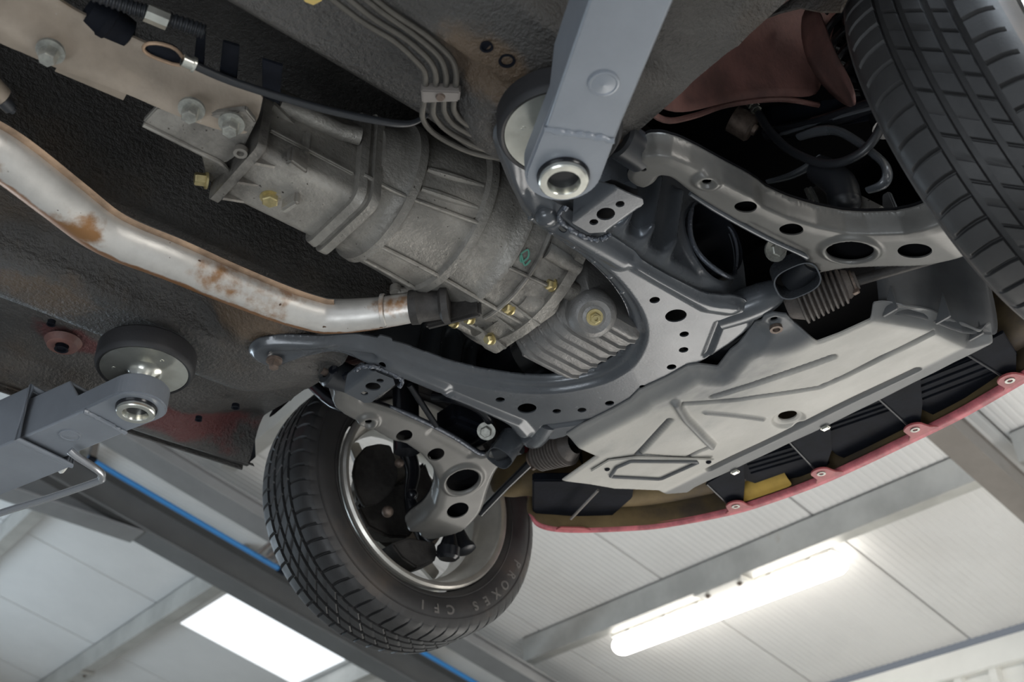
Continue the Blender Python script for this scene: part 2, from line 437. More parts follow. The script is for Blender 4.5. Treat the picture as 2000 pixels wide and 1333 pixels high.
# front wall of vertical ribbed sheets
wf = thing('wall_front', None, None, (4.45, 2, -2.2)); wf['kind'] = 'structure'
zt = rz(4.42)
for i in range(12):
    y0 = -2.5 + i * .94
    V = []; F = []
    prof = []
    for j in range(5):
        a = y0 + j * .188
        prof += [(a, 0), (a + .120, 0), (a + .132, -.03), (a + .170, -.03), (a + .182, 0)]
    prof.append((y0 + .938, 0))
    for z in (-2.2, zt - .16): V += [(4.46 + h, y, z) for y, h in prof]
    q = len(prof); F = [(j, j + 1, q + j + 1, q + j) for j in range(q - 1)]
    mesh('wall_sheet', V, F, M['wall'], wf, False)
mb = MB(); mb.box((4.44, 3.1, zt - .10), (.05, 11.4, .13), bev=.006); mb.build('flashing', M['wall'], wf)
wl = MB(); wl.box((0.6, 8.9, .2), (7.6, .1, 4.9)); o = wl.build('wall_left', M['wall']); o['kind'] = 'structure'
def purlin(x, y0, y1, label, dz=0.0):
    t = thing('roof_purlin', label, 'beam', (x, (y0 + y1) / 2, rz(x, -.02)))
    a = MB()
    # lipped channel: web facing the camera side, wide lower flange, return lip
    for (dx0, dx1, d0, d1) in ((-.004, .0, -.14, -.005), (-.004, .075, -.144, -.14), (.071, .075, -.14, -.118), (-.004, .075, -.009, -.005)):
        v = [(x + dx, y, rz(x + dx if False else x, d)) for d in (d0, d1) for dx, y in ((dx0, y0), (dx1, y0), (dx1, y1), (dx0, y1))]
        a.add(v, [(0, 3, 2, 1), (4, 5, 6, 7), (0, 1, 5, 4), (1, 2, 6, 5), (2, 3, 7, 6), (3, 0, 4, 7)])
    a.build('channel', M['galv'], t)
    b = MB(); b.box((x + .035, (y0 + y1) / 2, rz(x, -.155)), (.105, .30, .018), bev=.003); b.build('splice_plate', M['galv'], t)
    c = MB()
    for s in (-.1, .1): bolt(c, (x + .035, (y0 + y1) / 2 + s, rz(x, -.164)), DOWN, .009, .009)
    c.build('bolt', M['rust_bolt'], t)
    return t
purlin(3.20, .62, 3.50, 'pale rust-streaked purlin carrying the long lit tube light')
purlin(1.17, .62, 3.42, 'galvanised purlin seen between the floor sill and the left tyre')
purlin(1.70, 4.14, 8.8, 'galvanised purlin at the upper end of the bright roof light')
purlin(2.80, 4.14, 8.8, 'galvanised purlin at the lower end of the bright roof light')
purlin(0.70, 4.14, 8.8, 'galvanised purlin above the bent steel handle at the left edge')
purlin(3.20, -2.3, .50, 'short galvanised purlin right of the slim brown-grey rafter')
def rafter(name, label, y0, y1, dz0, dz1, xa, xb, mat, flange=.0, fl_y=None):
    t = thing(name, label, 'beam', ((xa + xb) / 2, (y0 + y1) / 2, rz((xa + xb) / 2, dz0)))
    a = MB(); sloped_box(a, xa, xb, y0, y1, dz0 + .012, dz1 - .012); a.build('web', mat, t)
    b = MB(); f0, f1 = fl_y if fl_y else (y0 - flange, y1 + flange)
    sloped_box(b, xa, xb, f0, f1, dz0, dz0 + .012); b.build('lower_flange', mat, t)
    b = MB(); sloped_box(b, xa, xb, f0, f1, dz1 - .012, dz1); b.build('upper_flange', mat, t)
    return t
r1 = rafter('roof_rafter', 'wide dark grey steel rafter crossing behind the left tyre beside the bright roof light', 4.03, 4.045, -.34, -.146, -3.0, 4.4, M['steel'], fl_y=(3.965, 4.12))
hp = [(0.25, 4.037, rz(0.25, -.34)), (1.05, 4.037, rz(1.05, -.34)), (.25, 4.037, rz(.25, -.34) - .17)]
mb = MB(); mb.prism(hp, (0, .012, 0)); mb.build('haunch_web', M['steel'], r1)
mb = MB(); mb.prism([(0.2, 3.965, rz(.2, -.34) - .18), (1.05, 3.965, rz(1.05, -.345)), (1.05, 4.12, rz(1.05, -.345)), (.2, 4.12, rz(.2, -.34) - .18)], (0, 0, -.012)); mb.build('haunch_flange', M['steel2'], r1)
rafter('roof_rafter', 'narrow light grey steel rafter with a grooved underside right of the blue pipe', 3.40, 3.52, -.30, -.22, -3.0, 4.4, M['steel2'], .02)
rafter('roof_rafter', 'slim brown-grey rafter crossing at the far right above the tube light', .50, .60, -.30, -.19, -3.0, 4.4, M['brownsteel'], .006)
mb = MB(); mb.tube([(x, 3.72, rz(x, -.29)) for x in (.62, 1.5, 2.5, 4.4)], .013, 12)
tag(mb.build('air_pipe', M['blue']), 'thin bright blue pipe running between the two grey rafters', 'pipe')
for x, s in ((.64, 'at its upper end'), (1.72, 'just left of the tyre'), (2.42, 'below the tyre')):
    c = thing('pipe_clip', 'small black clip on the blue pipe ' + s, 'clip', (x, 3.72, rz(x, -.29)))
    a = MB(); a.lathe((x, 3.72, rz(x, -.29)), SL, [(-.02, .014), (-.02, .021), (.02, .021), (.02, .014)], 16); a.build('ring', M['black'], c)
    a = MB(); a.box((x, 3.72, rz(x, -.22)), (.03, .05, .12), bev=.003); a.build('stand_off', M['clip'], c)
# small brown bracket and junction on the rafter
jb = thing('cable_bracket', 'small brown and white bracket beside the blue pipe left of the tyre', 'bracket', (1.66, 3.6, rz(1.66, -.28)))
a = MB(); a.box((1.64, 3.63, rz(1.64, -.25)), (.05, .16, .05), SROT, .004); a.build('plate', M['clip'], jb)
a = MB()
for q in (-.05, .0, .05): a.tube([(1.60 + q, 3.54, rz(1.60 + q, -.29)), (1.60 + q, 3.66, rz(1.6 + q, -.30))], .011, 10)
a.build('terminal', M['rust_bolt'], jb)
# tube light hung under the purlin
tl = thing('tube_light', 'long lit white tube light with rounded ends at the lower right', 'lamp', (3.41, 2.22, 1.0))
zl = .985
V = []; F = []
for (hx, hz, ext, nm, mt) in ((.062, .05, 0, 'diffuser', 'tube_light'),):
    prof = []
    n = 20
    ys = [1.47 + .062 * (1 - math.cos(a)) for a in np.linspace(0, PI / 2, 6)] + [2.97 - .062 * (1 - math.cos(a)) for a in np.linspace(PI / 2, 0, 6)]
    rs = [max(.02, math.sin(a)) for a in np.linspace(0.05, PI / 2, 6)] + [max(.02, math.sin(a)) for a in np.linspace(PI / 2, .05, 6)]
    for y, r in zip(ys, rs):
        V += [(3.40 + hx * r * math.cos(t), y, zl + (hz * r * math.sin(t))) for t in [2 * PI * j / n for j in range(n)]]
    F = [(i * n + j, i * n + (j + 1) % n, (i + 1) * n + (j + 1) % n, (i + 1) * n + j) for i in range(len(ys) - 1) for j in range(n)]
    F += [tuple(range(n - 1, -1, -1)), tuple((len(ys) - 1) * n + j for j in range(n))]
    mesh('diffuser', V, F, M['tube_light'], tl, True)
a = MB(); a.box((3.385, 2.22, zl + .052), (.11, 1.44, .03), bev=.008); a.build('housing', M['wall'], tl)
for y in (1.62, 1.85, 2.08, 2.31, 2.54, 2.8):
    a = MB(); a.box((3.329, y, zl + .046), (.008, .03, .028), bev=.002); a.build('latch', M['wall'], tl)
a = MB()
for y in (1.8, 2.65): a.box((3.36, y, zl + .072), (.05, .03, .012))
a.build('hanger', M['galv'], tl)

# ================================================================== FRONT SUBFRAME
MS = M['subframe']
inner = [(-.205, .276), (-.128, .223), (-.061, .180), (.0, .174), (.074, .167), (.138, .150), (.20, .122), (.245, .085), (.275, .035), (.281, 0)]
outer = [(.388, 0), (.388, .218), (.339, .252), (.300, .262), (.262, .236), (.20, .232), (.137, .230), (.065, .236), (-.031, .238), (-.086, .238), (-.112, .262), (-.134, .300), (-.143, .334), (-.172, .346), (-.201, .336), (-.213, .306)]
half = outer + inner
full = [p for p in outer[:]] + inner[:-1] + [inner[-1]] + [(x, -y) for x, y in inner[::-1][1:]] + [(x, -y) for x, y in outer[::-1][:-1]]
oln = smooth_loop(full, 2)
inl = np.array(spline([(x, y) for x, y in inner] + [(x, -y) for x, y in inner[::-1][1:]], 4))[:, :2]
outl = np.array(spline([(x, y) for x, y in outer[1:]], 3))[:, :2]
HOL = [(-.024, .214, .006), (.196, .180, .008), (.251, .173, .0165), (.298, .148, .0075), (.330, .118, .0078), (.352, .072, .008)]
holes = [(x, s * y, r) for x, y, r in HOL for s in (1, -1)] + [(.358, 0, .0055)]
def sub_h(P, s):
    d = path_d(P, inl)
    h = .010 * (1 - sst(d, .013, .024)) * sst(P[:, 0], -.14, -.08) + .004 * (1 - sst(d, .0, .004))
    h += .010 * (1 - sst(np.minimum(poly_sd(P, oln), .1), 0, .012))
    for sg in (1, -1):
        Q = np.stack([P[:, 0], P[:, 1] * sg], 1)
        h -= .006 * (1 - sst(path_d(Q, [(-.01, .212), (.095, .212)]), .004, .02))
        h += .007 * (1 - sst(path_d(Q, [(.32, .20), (.372, .13)]), .001, .009))
        h += .006 * (1 - sst(path_d(Q, [(-.17, .30), (-.10, .236), (-.05, .212)]), .004, .016))
        h -= .007 * (1 - sst(path_d(Q, [(.12, .228), (.27, .226), (.30, .24)]), .006, .022))
    return h
def sub_x(P, s):
    d = path_d(P, inl); t = (np.sin(P[:, 0] * 2 * PI / .058) > .3) & (np.abs(P[:, 1]) > .12) & (P[:, 0] > -.09)
    return np.where((d < .02) & t, s + np.where(P[:, 1] > 0, .0032, .0), s)
sub = thing('front_subframe', 'U-shaped satin dark grey steel subframe with rows of round holes under the engine', 'subframe', (0.1, 0, 0))
stamp('lower_plate', oln, holes, sub_h, ZF, .0032, .0025, MS, sub, extra=sub_x)
for sg in (1, -1):
    # brackets with three holes for the rear arm bushes
    bo = [(-.040, .232), (.026, .232), (.029, .300), (.022, .327), (.0, .322), (-.038, .318)]
    bo = [(x, y * sg) for x, y in bo]
    def bh(P, s, sg=sg):
        y = P[:, 1] * sg
        return .004 + .020 * (1 - sst(P[:, 0] + .040, .0, .014)) + .008 * (1 - sst(.030 - P[:, 0], 0, .005))
    stamp('arm_bracket', smooth_loop(bo, 1), [(0 - .002, sg * .252, .0062), (-.001, sg * .274, .0125), (0, sg * .300, .0062)], bh, zframe(-.008), .003, .0025, MS, sub)
    stamp('bracket_shade_plate', smooth_loop([(x * .9, y * .985) for x, y in bo], 1), [], None, zframe(.014), .01, .002, M['void'], sub)  # added near-black plate, makes the bracket holes look shaded
    # weld bead along the bracket foot
    wp = [(-.052, .250), (-.050, .234), (-.036, .225), (-.015, .222), (.005, .222), (.022, .226), (.031, .236), (.033, .248)]
    wp = spline([(x, y * sg, -.004) for x, y in wp], 8)
    mb = MB(); mb.tube([p + np.array([0, 0, random.uniform(-.0015, .0015)]) for p in wp], [random.uniform(.0028, .0048) for _ in wp], 8)
    mb.build('weld_bead', M['weld'], sub, 70)
    # outer side wall with flutes and round opening
    def wy(z): return .206 + .030 * sst(z, -.002, .03) + .012 * sst(z, .03, .2)
    us = np.arange(-.085, .346, .0035); zs = np.arange(0, .215, .0035)
    hc = (.262, .103); hr = (.056, .070)
    ol = smooth_loop([(-.08, .0), (.33, .0), (.352, .02), (.350, .15), (.30, .20), (.05, .20), (-.03, .12), (-.08, .04)], 2)
    def wall_map(P, s, sg=sg):
        u, v = P[:, 0], P[:, 1]
        fl = np.zeros(len(P))
        for c, wd in ((.066, .015), (.112, .015), (.160, .014)):
            cc = c + .22 * np.maximum(v - .03, 0)
            fl += .021 * np.exp(-((u - cc) / (wd * .60)) ** 2) * sst(v, .012, .05) * (1 - sst(v, .15, .18))
        base = .206 + .032 * sst(v, -.004, .030) + .012 * sst(v, .03, .2) - .0
        e = np.hypot((u - hc[0]) / hr[0], (v - hc[1]) / hr[1])
        base = base + .008 * (1 - sst(e, 1.0, 1.22))
        xfade = 1 - .0 * u
        return base + fl
    def wex(P, s):
        e = (np.hypot((P[:, 0] - hc[0]) / hr[0], (P[:, 1] - hc[1]) / hr[1]) - 1) * .045
        return np.minimum(s, e)
    stamp('side_wall', ol, [], wall_map, ((0, 0, 0), (1, 0, 0), (0, 0, 1), (0, sg, 0)), .0035, .002, MS, sub, extra=wex)
    mb = MB(); yo = .258
    ring = [(hc[0] + hr[0] * math.cos(t), sg * (yo + .004 * math.sin(3 * t)), hc[1] + hr[1] * math.sin(t)) for t in np.linspace(0, 2 * PI, 49)[:-1]]
    mb.tube(ring, [.0042 if 20 < i < 44 else .0028 for i in range(48)], 8, closed=True); mb.build('opening_rim', M['weld'], sub, 70)
    mb = MB(); mb.tube([(hc[0], sg * .262, hc[1]), (hc[0] + .005, sg * .17, hc[1] + .01)], [.060, .058], 32, cap=False); mb.build('opening_sleeve', M['gloss'], sub)
    # corner horn carrying the front bush
    mb = MB(); mb.tube([(.325, sg * .20, .022), (.338, sg * .235, .022), (.352, sg * .268, .026), (.362, sg * .290, .034)], [.026, .027, .026, .018], 20, smooth_n=4); mb.build('corner_horn', MS, sub)
    hs = spline([(.372, sg * .280, .008), (.352, sg * .300, -.004), (.334, sg * .325, -.002), (.330, sg * .350, .012)], 4)
    # cup around the front bush (open sheet loop)
    cx, cz = .348, .032
    loop = []
    for t in np.linspace(0, 2 * PI, 33)[:-1]:
        c_, s_ = math.cos(t), math.sin(t)
        loop.append((cx + .034 * abs(c_) ** .7 * np.sign(c_), cz + .026 * abs(s_) ** .7 * np.sign(s_)))
    V = []; F = []
    cc_ = at(1558, 552, .0); cc_ = np.array([cc_[0], sg * abs(cc_[1]), .002])
    nn = np.array([-.42, -.45 * (-sg) * -1, -.78]); nn = np.array([-.42, -.30, -.86]) if sg < 0 else np.array([-.42, .30, -.86])
    nn /= np.linalg.norm(nn); e1 = np.cross(nn, [.3, sg * 1.0, 0]); e1 /= np.linalg.norm(e1); e2 = np.cross(nn, e1)
    for dd in (0, -.05):
        for k_ in (1.0, .93):
            V += [tuple(cc_ + nn * dd + e1 * (z - cz) * k_ * .95 + e2 * (x - cx) * k_ * 1.0) for x, z in loop]
    n = 32
    for a_, b_ in ((0, 2), (3, 1), (2, 3), (1, 0)):
        F += [(a_ * n + i, a_ * n + (i + 1) % n, b_ * n + (i + 1) % n, b_ * n + i) for i in range(n)]
    mesh('bush_cup', V, F, MS, sub, True, 40)
    mb = MB(); bolt(mb, (-.170, sg * .302, -.006), DOWN, .0085, .012, 1.5, .004); mb.build('mounting_bolt', M['rust_bolt'], sub, label='brown rusty bolt holding the rear tip of the subframe')
    # small front tabs
# small lugs (pressed dimples) along the right-hand inner flange
for k_, (x, y) in enumerate([(-.062, -.187), (-.02, -.184), (.025, -.181), (.07, -.176), (.115, -.164), (.155, -.150), (-.165, -.262)]):
    mb = MB(); mb.lathe((x, y - .004, .0115), DOWN, [(0, .0045), (.0012, .004), (.002, .002), (.0022, 0)], 14); mb.build('spot_dimple', MS, sub)
# dome and hole on the right leg near the lift pad
mb = MB(); q = at(1068, 430, -.002); mb.ball((q[0], q[1], .004), (.017, .017, .013)); mb.build('pressed_dome', MS, sub)

# ================================================================== CONTROL ARMS
AS = -.349; AN = (0, -AS, 1)
def az(y): return -.028 + AS * (abs(y) - .5)
lpx = [(650, 770, 0), (686, 782, .0), (760, 801, .0), (830, 832, .0), (887, 862, .0), (930, 890, .0), (944, 893, 0), (980, 877, 0), (1005, 872, 0), (1021, 881, 0), (1012, 892, 0), (992, 893, 0), (976, 912, 0), (963, 932, 0), (951, 965, 0), (944, 993, 0), (932, 1014, 0), (899, 1047, 0), (860, 1071, 0), (836, 1077, 0), (812, 1068, .0), (785, 1062, .005), (799, 1042, .006), (820, 1015, .006), (840, 987, .006), (847, 960, .006), (846, 940, .004), (834, 918, .002), (813, 896, 0), (785, 877, 0), (758, 871, 0), (710, 844, 0), (668, 823, 0), (645, 806, 0), (638, 790, 0), (641, 777, 0)]
arm_ol = []
arm_ol = [(-.024, .373), (-.019, .352), (-.006, .330), (.008, .310), (.026, .304), (.042, .310), (.040, .330), (.026, .352), (.040, .361)]
for px, py, dz in lpx[2:35]:
    q = atP(px, py, (0, .5, -.028 + dz), AN); arm_ol.append((q[0], q[1]))
arm_ol = smooth_loop(arm_ol, 2)
rear_edge = np.array([atP(px, py, (0, .5, -.028 + dz), AN)[:2] for px, py, dz in lpx[2:7]])
in_edge = np.array([atP(px, py, (0, .5, -.028 + dz), AN)[:2] for px, py, dz in lpx[20:36]])
AH = [(.001, .345, .005), (.070, .393, .0062), (.149, .394, .0148), (.231, .407, .0158), (.320, .439, .031), (.363, .509, .0215)]
fullol = arm_ol
ECX, ECY, ECZ = .296, .337, .047
def ECC(sg): return (ECX, sg * ECY, ECZ)
def arm(sg, label):
    t = thing('wishbone', label, 'control arm', (.25, sg * .42, 0), 'lower control arms beside the subframe')
    ol = [(x, sg * y) for x, y in arm_ol]
    def h(P, s):
        y = P[:, 1] * sg; Q = np.stack([P[:, 0], y], 1)
        b = -.028 + AS * (y - .5)
        b = b + .026 * (1 - sst(path_d(Q, in_edge), .0, .012)) + .004 * (1 - sst(path_d(Q, in_edge), 0, .03))
        e = poly_sd(Q, fullol); b = b + .005 * (1 - sst(e, 0, .005))
        d = np.hypot(P[:, 0] - .070, y - .393); b += -.006 * (sst(d, .006, .012) - sst(d, .015, .022)) * 1.0
        d = np.hypot(P[:, 0] - .320, y - .439); b += -.006 * (sst(d, .030, .034) * (1 - sst(d, .036, .044)))
        b += .003 * (1 - sst(path_d(Q, [(.19, .368), (.29, .383), (.305, .372)]), .002, .010))
        b += .020 * sst(y, .54, .62)
        return b
    o = stamp('pressed_arm', ol, [(x, sg * y, r) for x, y, r in AH], h, ZF, .0028, .0025, M['arm'], t)
    # rolled stiffening ridge on the rear edge
    q = [(x, sg * (y - .003), az(y) + .006) for x, y in np.array(spline([tuple(p) for p in rear_edge], 5))[:, :2]]
    mb = MB(); mb.tube(q, [.003] + [.005] * 6 + [.004], 10); mb.build('rolled_edge', M['weld'] if sg > 0 else MS, t, 60)
    # upper shell seen through the holes, near-black for the shade inside
    def h2(P, s): return h(P, s) + .034 - .028 * (1 - sst(s, 0, .03))
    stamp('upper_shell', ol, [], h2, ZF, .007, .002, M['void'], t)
    # rear bush
    c = (-.018, sg * .350, .048)
    mb = MB(); mb.lathe(c, (1, 0, 0), [(-.030, .012), (-.030, .022), (-.026, .026), (.016, .026), (.020, .022), (.020, .012)], 28); mb.build('rear_bush', M['hose'], t)
    mb = MB(); mb.lathe(c, (1, 0, 0), [(-.040, 0), (-.040, .009), (.030, .009), (.030, 0)], 20); bolt(mb, (-.040, c[1], c[2]), (-1, 0, 0), .009, .008); mb.build('bush_bolt', M['rust_bolt'], t)
    c = (.350, sg * .345, .032)
    mb = MB(); mb.lathe((c[0], c[1], c[2]), (-.35, sg * 1, 0), [(-.03, 0), (-.03, .020), (.022, .020), (.022, 0)], 24); mb.build('front_bush', M['hose'], t)
    c = atP(950, 903, (0, .37, .03), (0, 0, 1)); 
    mb = MB(); bolt(mb, ECC(sg), (-.3, -.75 * 1, -.5) if sg < 0 else (-.55, -.4, -.7), .011, .008, 1.6, .004); mb.build('eccentric_bolt', M['grey_bolt'], t)
    # ball joint
    mb = MB(); mb.lathe((.418, sg * .612, az(.61) - .018), (0, -.15 * sg, 1), [(0, 0), (0, .018), (.006, .024), (.025, .024), (.032, .018), (.06, .010), (.06, 0)], 24); mb.build('ball_joint', M['gloss'], t)
    return t
arm(1, 'dark grey holed control arm reaching into the left wheel')
arm(-1, 'dark grey holed control arm curving towards the big tyre at the right edge')

# ================================================================== WHEELS
def tyre_mesh(sg, t):
    # profile across the tyre: (y from inner face, radius, sipe group)
    yi, yo, R = .612, .800, .304
    W = yo - yi
    gro = [.060, .084, .112, .136]           # circumferential groove centres from the inner face
    ys = []
    prof = [(.030, .212), (.018, .216), (.010, .226), (.003, .240), (.000, .255), (.001, .268), (.005, .280), (.0095, .289), (.0105, .2905)]
    tread = [(.015, .2955), (.021, .2990), (.030, .3015), (.044, .3030)]
    for g in gro: tread += [(g - .0045, .3036), (g - .0035, .2965), (g + .0035, .2965), (g + .0045, .3036)]
    tread += [(W - .044, .3030), (W - .030, .3015), (W - .021, .2990), (W - .015, .2955)]
    prof2 = [(W - a, b) for a, b in prof[::-1]]
    allp = prof + tread + prof2
    nP = len(allp); pitch = 62; sub_ = [0, .045, .08, .36, .62, .86]
    nt0, nt1 = len(prof), len(prof) + len(tread)
    ring = [(k + s) / pitch for k in range(pitch) for s in sub_]
    N = len(ring); V = []; F = []
    skew = []
    for j, (a, r) in enumerate(allp):
        x = a / W
        if a < gro[0] - .003: s = 1.1 * (x - .25) ** 2 * 6
        elif a > gro[3] + .003: s = 1.1 * (x - .75) ** 2 * 6 + .3
        else: s = 5.6 * (x - .32) + .45
        skew.append(s / pitch)
    for i, u in enumerate(ring):
        sip = (i % 6) in (0, 1)
        half_ = False
        for j, (a, r) in enumerate(allp):
            rr = r
            if sip and nt0 <= j < nt1 + 0 and r > .2975:
                rr = r - (.0055 if (a < gro[0] or a > gro[3]) else (.0042 if ((i // 6) % 2 == 0 or a > gro[2] - .002) else .0016))
            if sip and a < .016 and .28 < r < .2960: rr = r - .002
            th = 2 * PI * (u + skew[j])
            V.append((.374 + rr * math.cos(th), sg * (yi + a), .063 + rr * math.sin(th)))
    for i in range(N):
        i2 = (i + 1) % N
        for j in range(nP - 1):
            q = (i * nP + j, i2 * nP + j, i2 * nP + j + 1, i * nP + j + 1)
            F.append(q if sg < 0 else q[::-1])
    o = mesh('tyre', V, F, M['rubber'], t, True, 28)
    o.data.materials.append(M['side'])
    for p in o.data.polygons:
        j = p.index % (nP - 1)
        if j < 7 or j > nP - 9: p.material_index = 1
    # raised rings on the sidewall
    mb = MB()
    for r_, w_ in ((.229, .0014), (.2745, .0012)):
        yy = yi + float(np.interp(r_, [b for a, b in prof], [a for a, b in prof])) - .0004
        mb.lathe((.374, sg * yy, .063), (0, 1, 0), [(-w_, r_ - w_), (-w_, r_ + w_), (w_, r_ + w_), (w_, r_ - w_)], 120, closed=True)
    mb.build('sidewall_ring', M['side'], t)
def wheel(sg, label):
    t = thing('road_wheel', label, 'wheel', (.374, sg * .70, .063), 'front wheels of the raised car')
    tyre_mesh(sg, t)
    c = (.374, 0, .063); ax = (0, 1, 0)
    y0 = .616
    def Y(d): return sg * (y0 + d)
    prof = [(.004, .198), (.0, .203), (-.001, .208), (.004, .212), (.014, .2125), (.020, .204), (.030, .200), (.036, .192), (.060, .188), (.072, .178), (.120, .176), (.140, .186), (.165, .196), (.180, .206),
            (.182, .203), (.166, .190), (.141, .180), (.120, .171), (.070, .173), (.058, .183), (.034, .187), (.016, .197)]
    mb = MB(); mb.lathe((.374, 0, .063), ax, [(Y(a), r) for a, r in prof], 96, closed=True); mb.build('rim', M['rim'], t)
    for k in range(7):
        a = 2 * PI * k / 7 + .3
        for s in (-1,):
            u = np.array([math.cos(a), 0, math.sin(a)]); v = np.array([-math.sin(a), 0, math.cos(a)])
            mb = MB(); o_ = np.array([.374, sg * .775, .063])
            pts = [o_ + u * .045 - v * .020, o_ + u * .045 + v * .020, o_ + u * .178 + v * .014 + np.array([0, sg * .006, 0]), o_ + u * .178 - v * .014 + np.array([0, sg * .006, 0])]
            mb.prism(pts, (0, sg * .016, 0), .003); mb.build('spoke', M['rim'], t)
    mb = MB(); mb.lathe((.374, 0, .063), ax, [(sg * .765, 0), (sg * .765, .055), (sg * .795, .055), (sg * .795, 0)], 32); mb.build('hub', M['rim'], t)
    return t
w1 = wheel(1, 'left front wheel with ribbed tread and silver rim seen from its inner side')
w2 = wheel(-1, 'right front wheel whose big black tread blocks fill the right edge')
# moulded lettering on the inner sidewall of the left tyre
def letters(txt, ang0, step, rad, size):
    for i, ch in enumerate(txt):
        if ch == ' ': continue
        cu = bpy.data.curves.new('t', 'FONT'); cu.body = ch; cu.size = size; cu.align_x = 'CENTER'; cu.extrude = .0011; cu.offset = .0008
        ob = bpy.data.objects.new('t', cu); COL.objects.link(ob)
        me = bpy.data.meshes.new_from_object(ob.evaluated_get(bpy.context.evaluated_depsgraph_get()))
        bpy.data.objects.remove(ob); bpy.data.curves.remove(cu)
        a = ang0 + step * i
        for v in me.vertices:
            # seen from the car's centre line the +x axis points to the viewer's left of +z up; mirror so that the word reads properly
            lx, ly, lz = v.co
            r = rad + ly; th = a - lx / rad * LSIGN
            d = float(np.interp(r, [.226, .240, .255, .268, .280], [.010, .003, 0, .001, .005]))
            v.co = (.374 + r * math.cos(th), .612 + d - lz - .0002, .063 + r * math.sin(th))
        me.materials.clear(); me['x'] = 1
        o = link('letter', me, M['letter'], w1)
LSIGN = -1.0
LSIGN = 1.0
letters('PROXES CF1', math.radians(-25), math.radians(-7.6), .2475, .026)
# ================================================================== CAR BODY (underside)
FBP = sorted([(abs(q[1]), q[0], q[2]) for q in (at(*p) for p in ((740, 690, .026), (690, 708, .028), (640, 735, .045), (600, 760, .070), (560, 788, .095), (525, 808, .118), (497, 827, .145)))])
FY, FX, FZ = [np.array(c) for c in zip(*FBP)]
def body_h(X, Y):
    a = np.abs(Y)
    h = .36 - .30 * sst(a, .145, .205) - .0 * a
    h = np.where(a > .2, .06, h)
    h = h - .055 * (sst(a, .335, .352) - sst(a, .446, .466))
    front = sst(X, -.17, .0) * sst(a, .27, .31) * (1 - sst(a, .69, .735))
    h = h * (1 - front) + front * (np.interp(a, FY, FZ) - .01)
    h = h - .018 * sst(a, .67, .70) * (1 - sst(a, .74, .76)) + .01
    d = np.hypot(X + .175, a - .305); k = 1 - sst(d, .045, .13); h = h * (1 - k) + .019 * k
    h = h + .005 * np.sin(X * 9) * sst(a, .2, .25) * (1 - front)
    # small pressed steps and seams
    h = h + .003 * sst(np.abs(a - .27), .0, .006) * (a > .2)
    h = h - .004 * np.exp(-((a - .535 - .05 * np.sin(X * 7)) / .008) ** 2)
    return h
car = thing('raised_car', 'black undersealed underbody of the raised red car above the exhaust and gearbox', 'car body', (-.4, 0, .06))
xs = np.arange(-1.55, .045, .011); ys = np.concatenate([np.arange(-.76, .7601, .0085)])
V = []; F = []
XX, YY = np.meshgrid(xs, ys, indexing='ij')
# the front border slants back towards the middle of the car
fb = np.interp(np.abs(YY), FY, FX); fb = np.where(np.abs(YY) > .74, .036, fb); fb = fb + .05 * (1 - sst(np.abs(YY), .15, .2))
XX = np.where(XX > -.4, -.4 + (XX + .4) * (fb + .4) / (xs[-1] + .4), XX)
HH = body_h(XX, YY)
nx_, ny_ = XX.shape
V = np.stack([XX.ravel(), YY.ravel(), HH.ravel()], 1)
F = [(i * ny_ + j, i * ny_ + j + 1, (i + 1) * ny_ + j + 1, (i + 1) * ny_ + j) for i in range(nx_ - 1) for j in range(ny_ - 1)]
me_u = mesh('floor_pan', V, F, M['under'], car, True)
VV = V[:, :2]
br = np.exp(-(np.hypot((VV[:, 0] + .235) / .075, (VV[:, 1] - .275) / .05)) ** 2) * 1.1 + np.exp(-(np.hypot((VV[:, 0] + .27) / .10, (VV[:, 1] + .35) / .05)) ** 2) * .9 + np.exp(-(np.hypot((VV[:, 0] + .55) / .2, (VV[:, 1] - .40) / .05)) ** 2) * .55
rd = np.exp(-(np.hypot((VV[:, 0] + .41) / .06, (VV[:, 1] - .57) / .03)) ** 2) * 1.2 + np.exp(-(np.hypot((VV[:, 0] + .16) / .14, (VV[:, 1] - .69) / .035)) ** 2) * 1.2
for n_, a_ in (('brown', br), ('redp', rd)):
    q_ = me_u.data.attributes.new(n_, 'FLOAT', 'POINT'); q_.data.foreach_set('value', a_.astype(np.float32))
for s in (1, -1):
    mb = MB(); mb.box((-.75, s * .757, .105), (1.56, .012, .085), bev=.003); mb.box((-.75, s * .765, .070), (1.54, .004, .03)); mb.build('sill', M['under'], car)
    mb = MB(); mb.box((-.45, s * .742, .072), (.90, .014, .016), bev=.004); mb.build('sill_seam', M['redbody'], car)
    # end plate of the sill at the wheel arch
    mb = MB(); mb.prism([(q[0], s * q[1], q[2]) for q in (atY(*p, .748) for p in ((412, 876), (445, 850), (468, 842), (497, 826), (500, 893), (488, 903), (440, 895)))], (0, s * .004, 0), .001); mb.build('sill_end_plate', M['hose'], car)
# holes in the rails (dark plugs) and bolt bosses
def plug(px, py, z, r, name='drain_hole', mat='black', n=DOWN):
    q = at(px, py, z); mb = MB(); mb.lathe((q[0], q[1], z - .0015), n, [(-.006, 0), (-.006, r * 1.0), (.0, r), (.001, r * 1.12), (.001, r * .8), (-.002, r * .75), (-.002, 0)], 18)
    mb.build(name, M[mat], car)
for a in ((100, 632, .013, .006), (950, 90, .015, .007), (990, 117, .015, .009), (460, 795, .06, .007), (388, 819, .055, .006), (120, 681, .055, .010)): plug(*a)
# red scraped patch with a raised ring around the jacking hole
q = at(120, 681, .052); mb = MB(); mb.lathe((q[0], q[1], .056), DOWN, [(-.010, .030), (.000, .024), (-.001, .018), (-.001, .011), (-.01, .010)], 32); mb.build('jacking_pressing', M['redbody'], car)
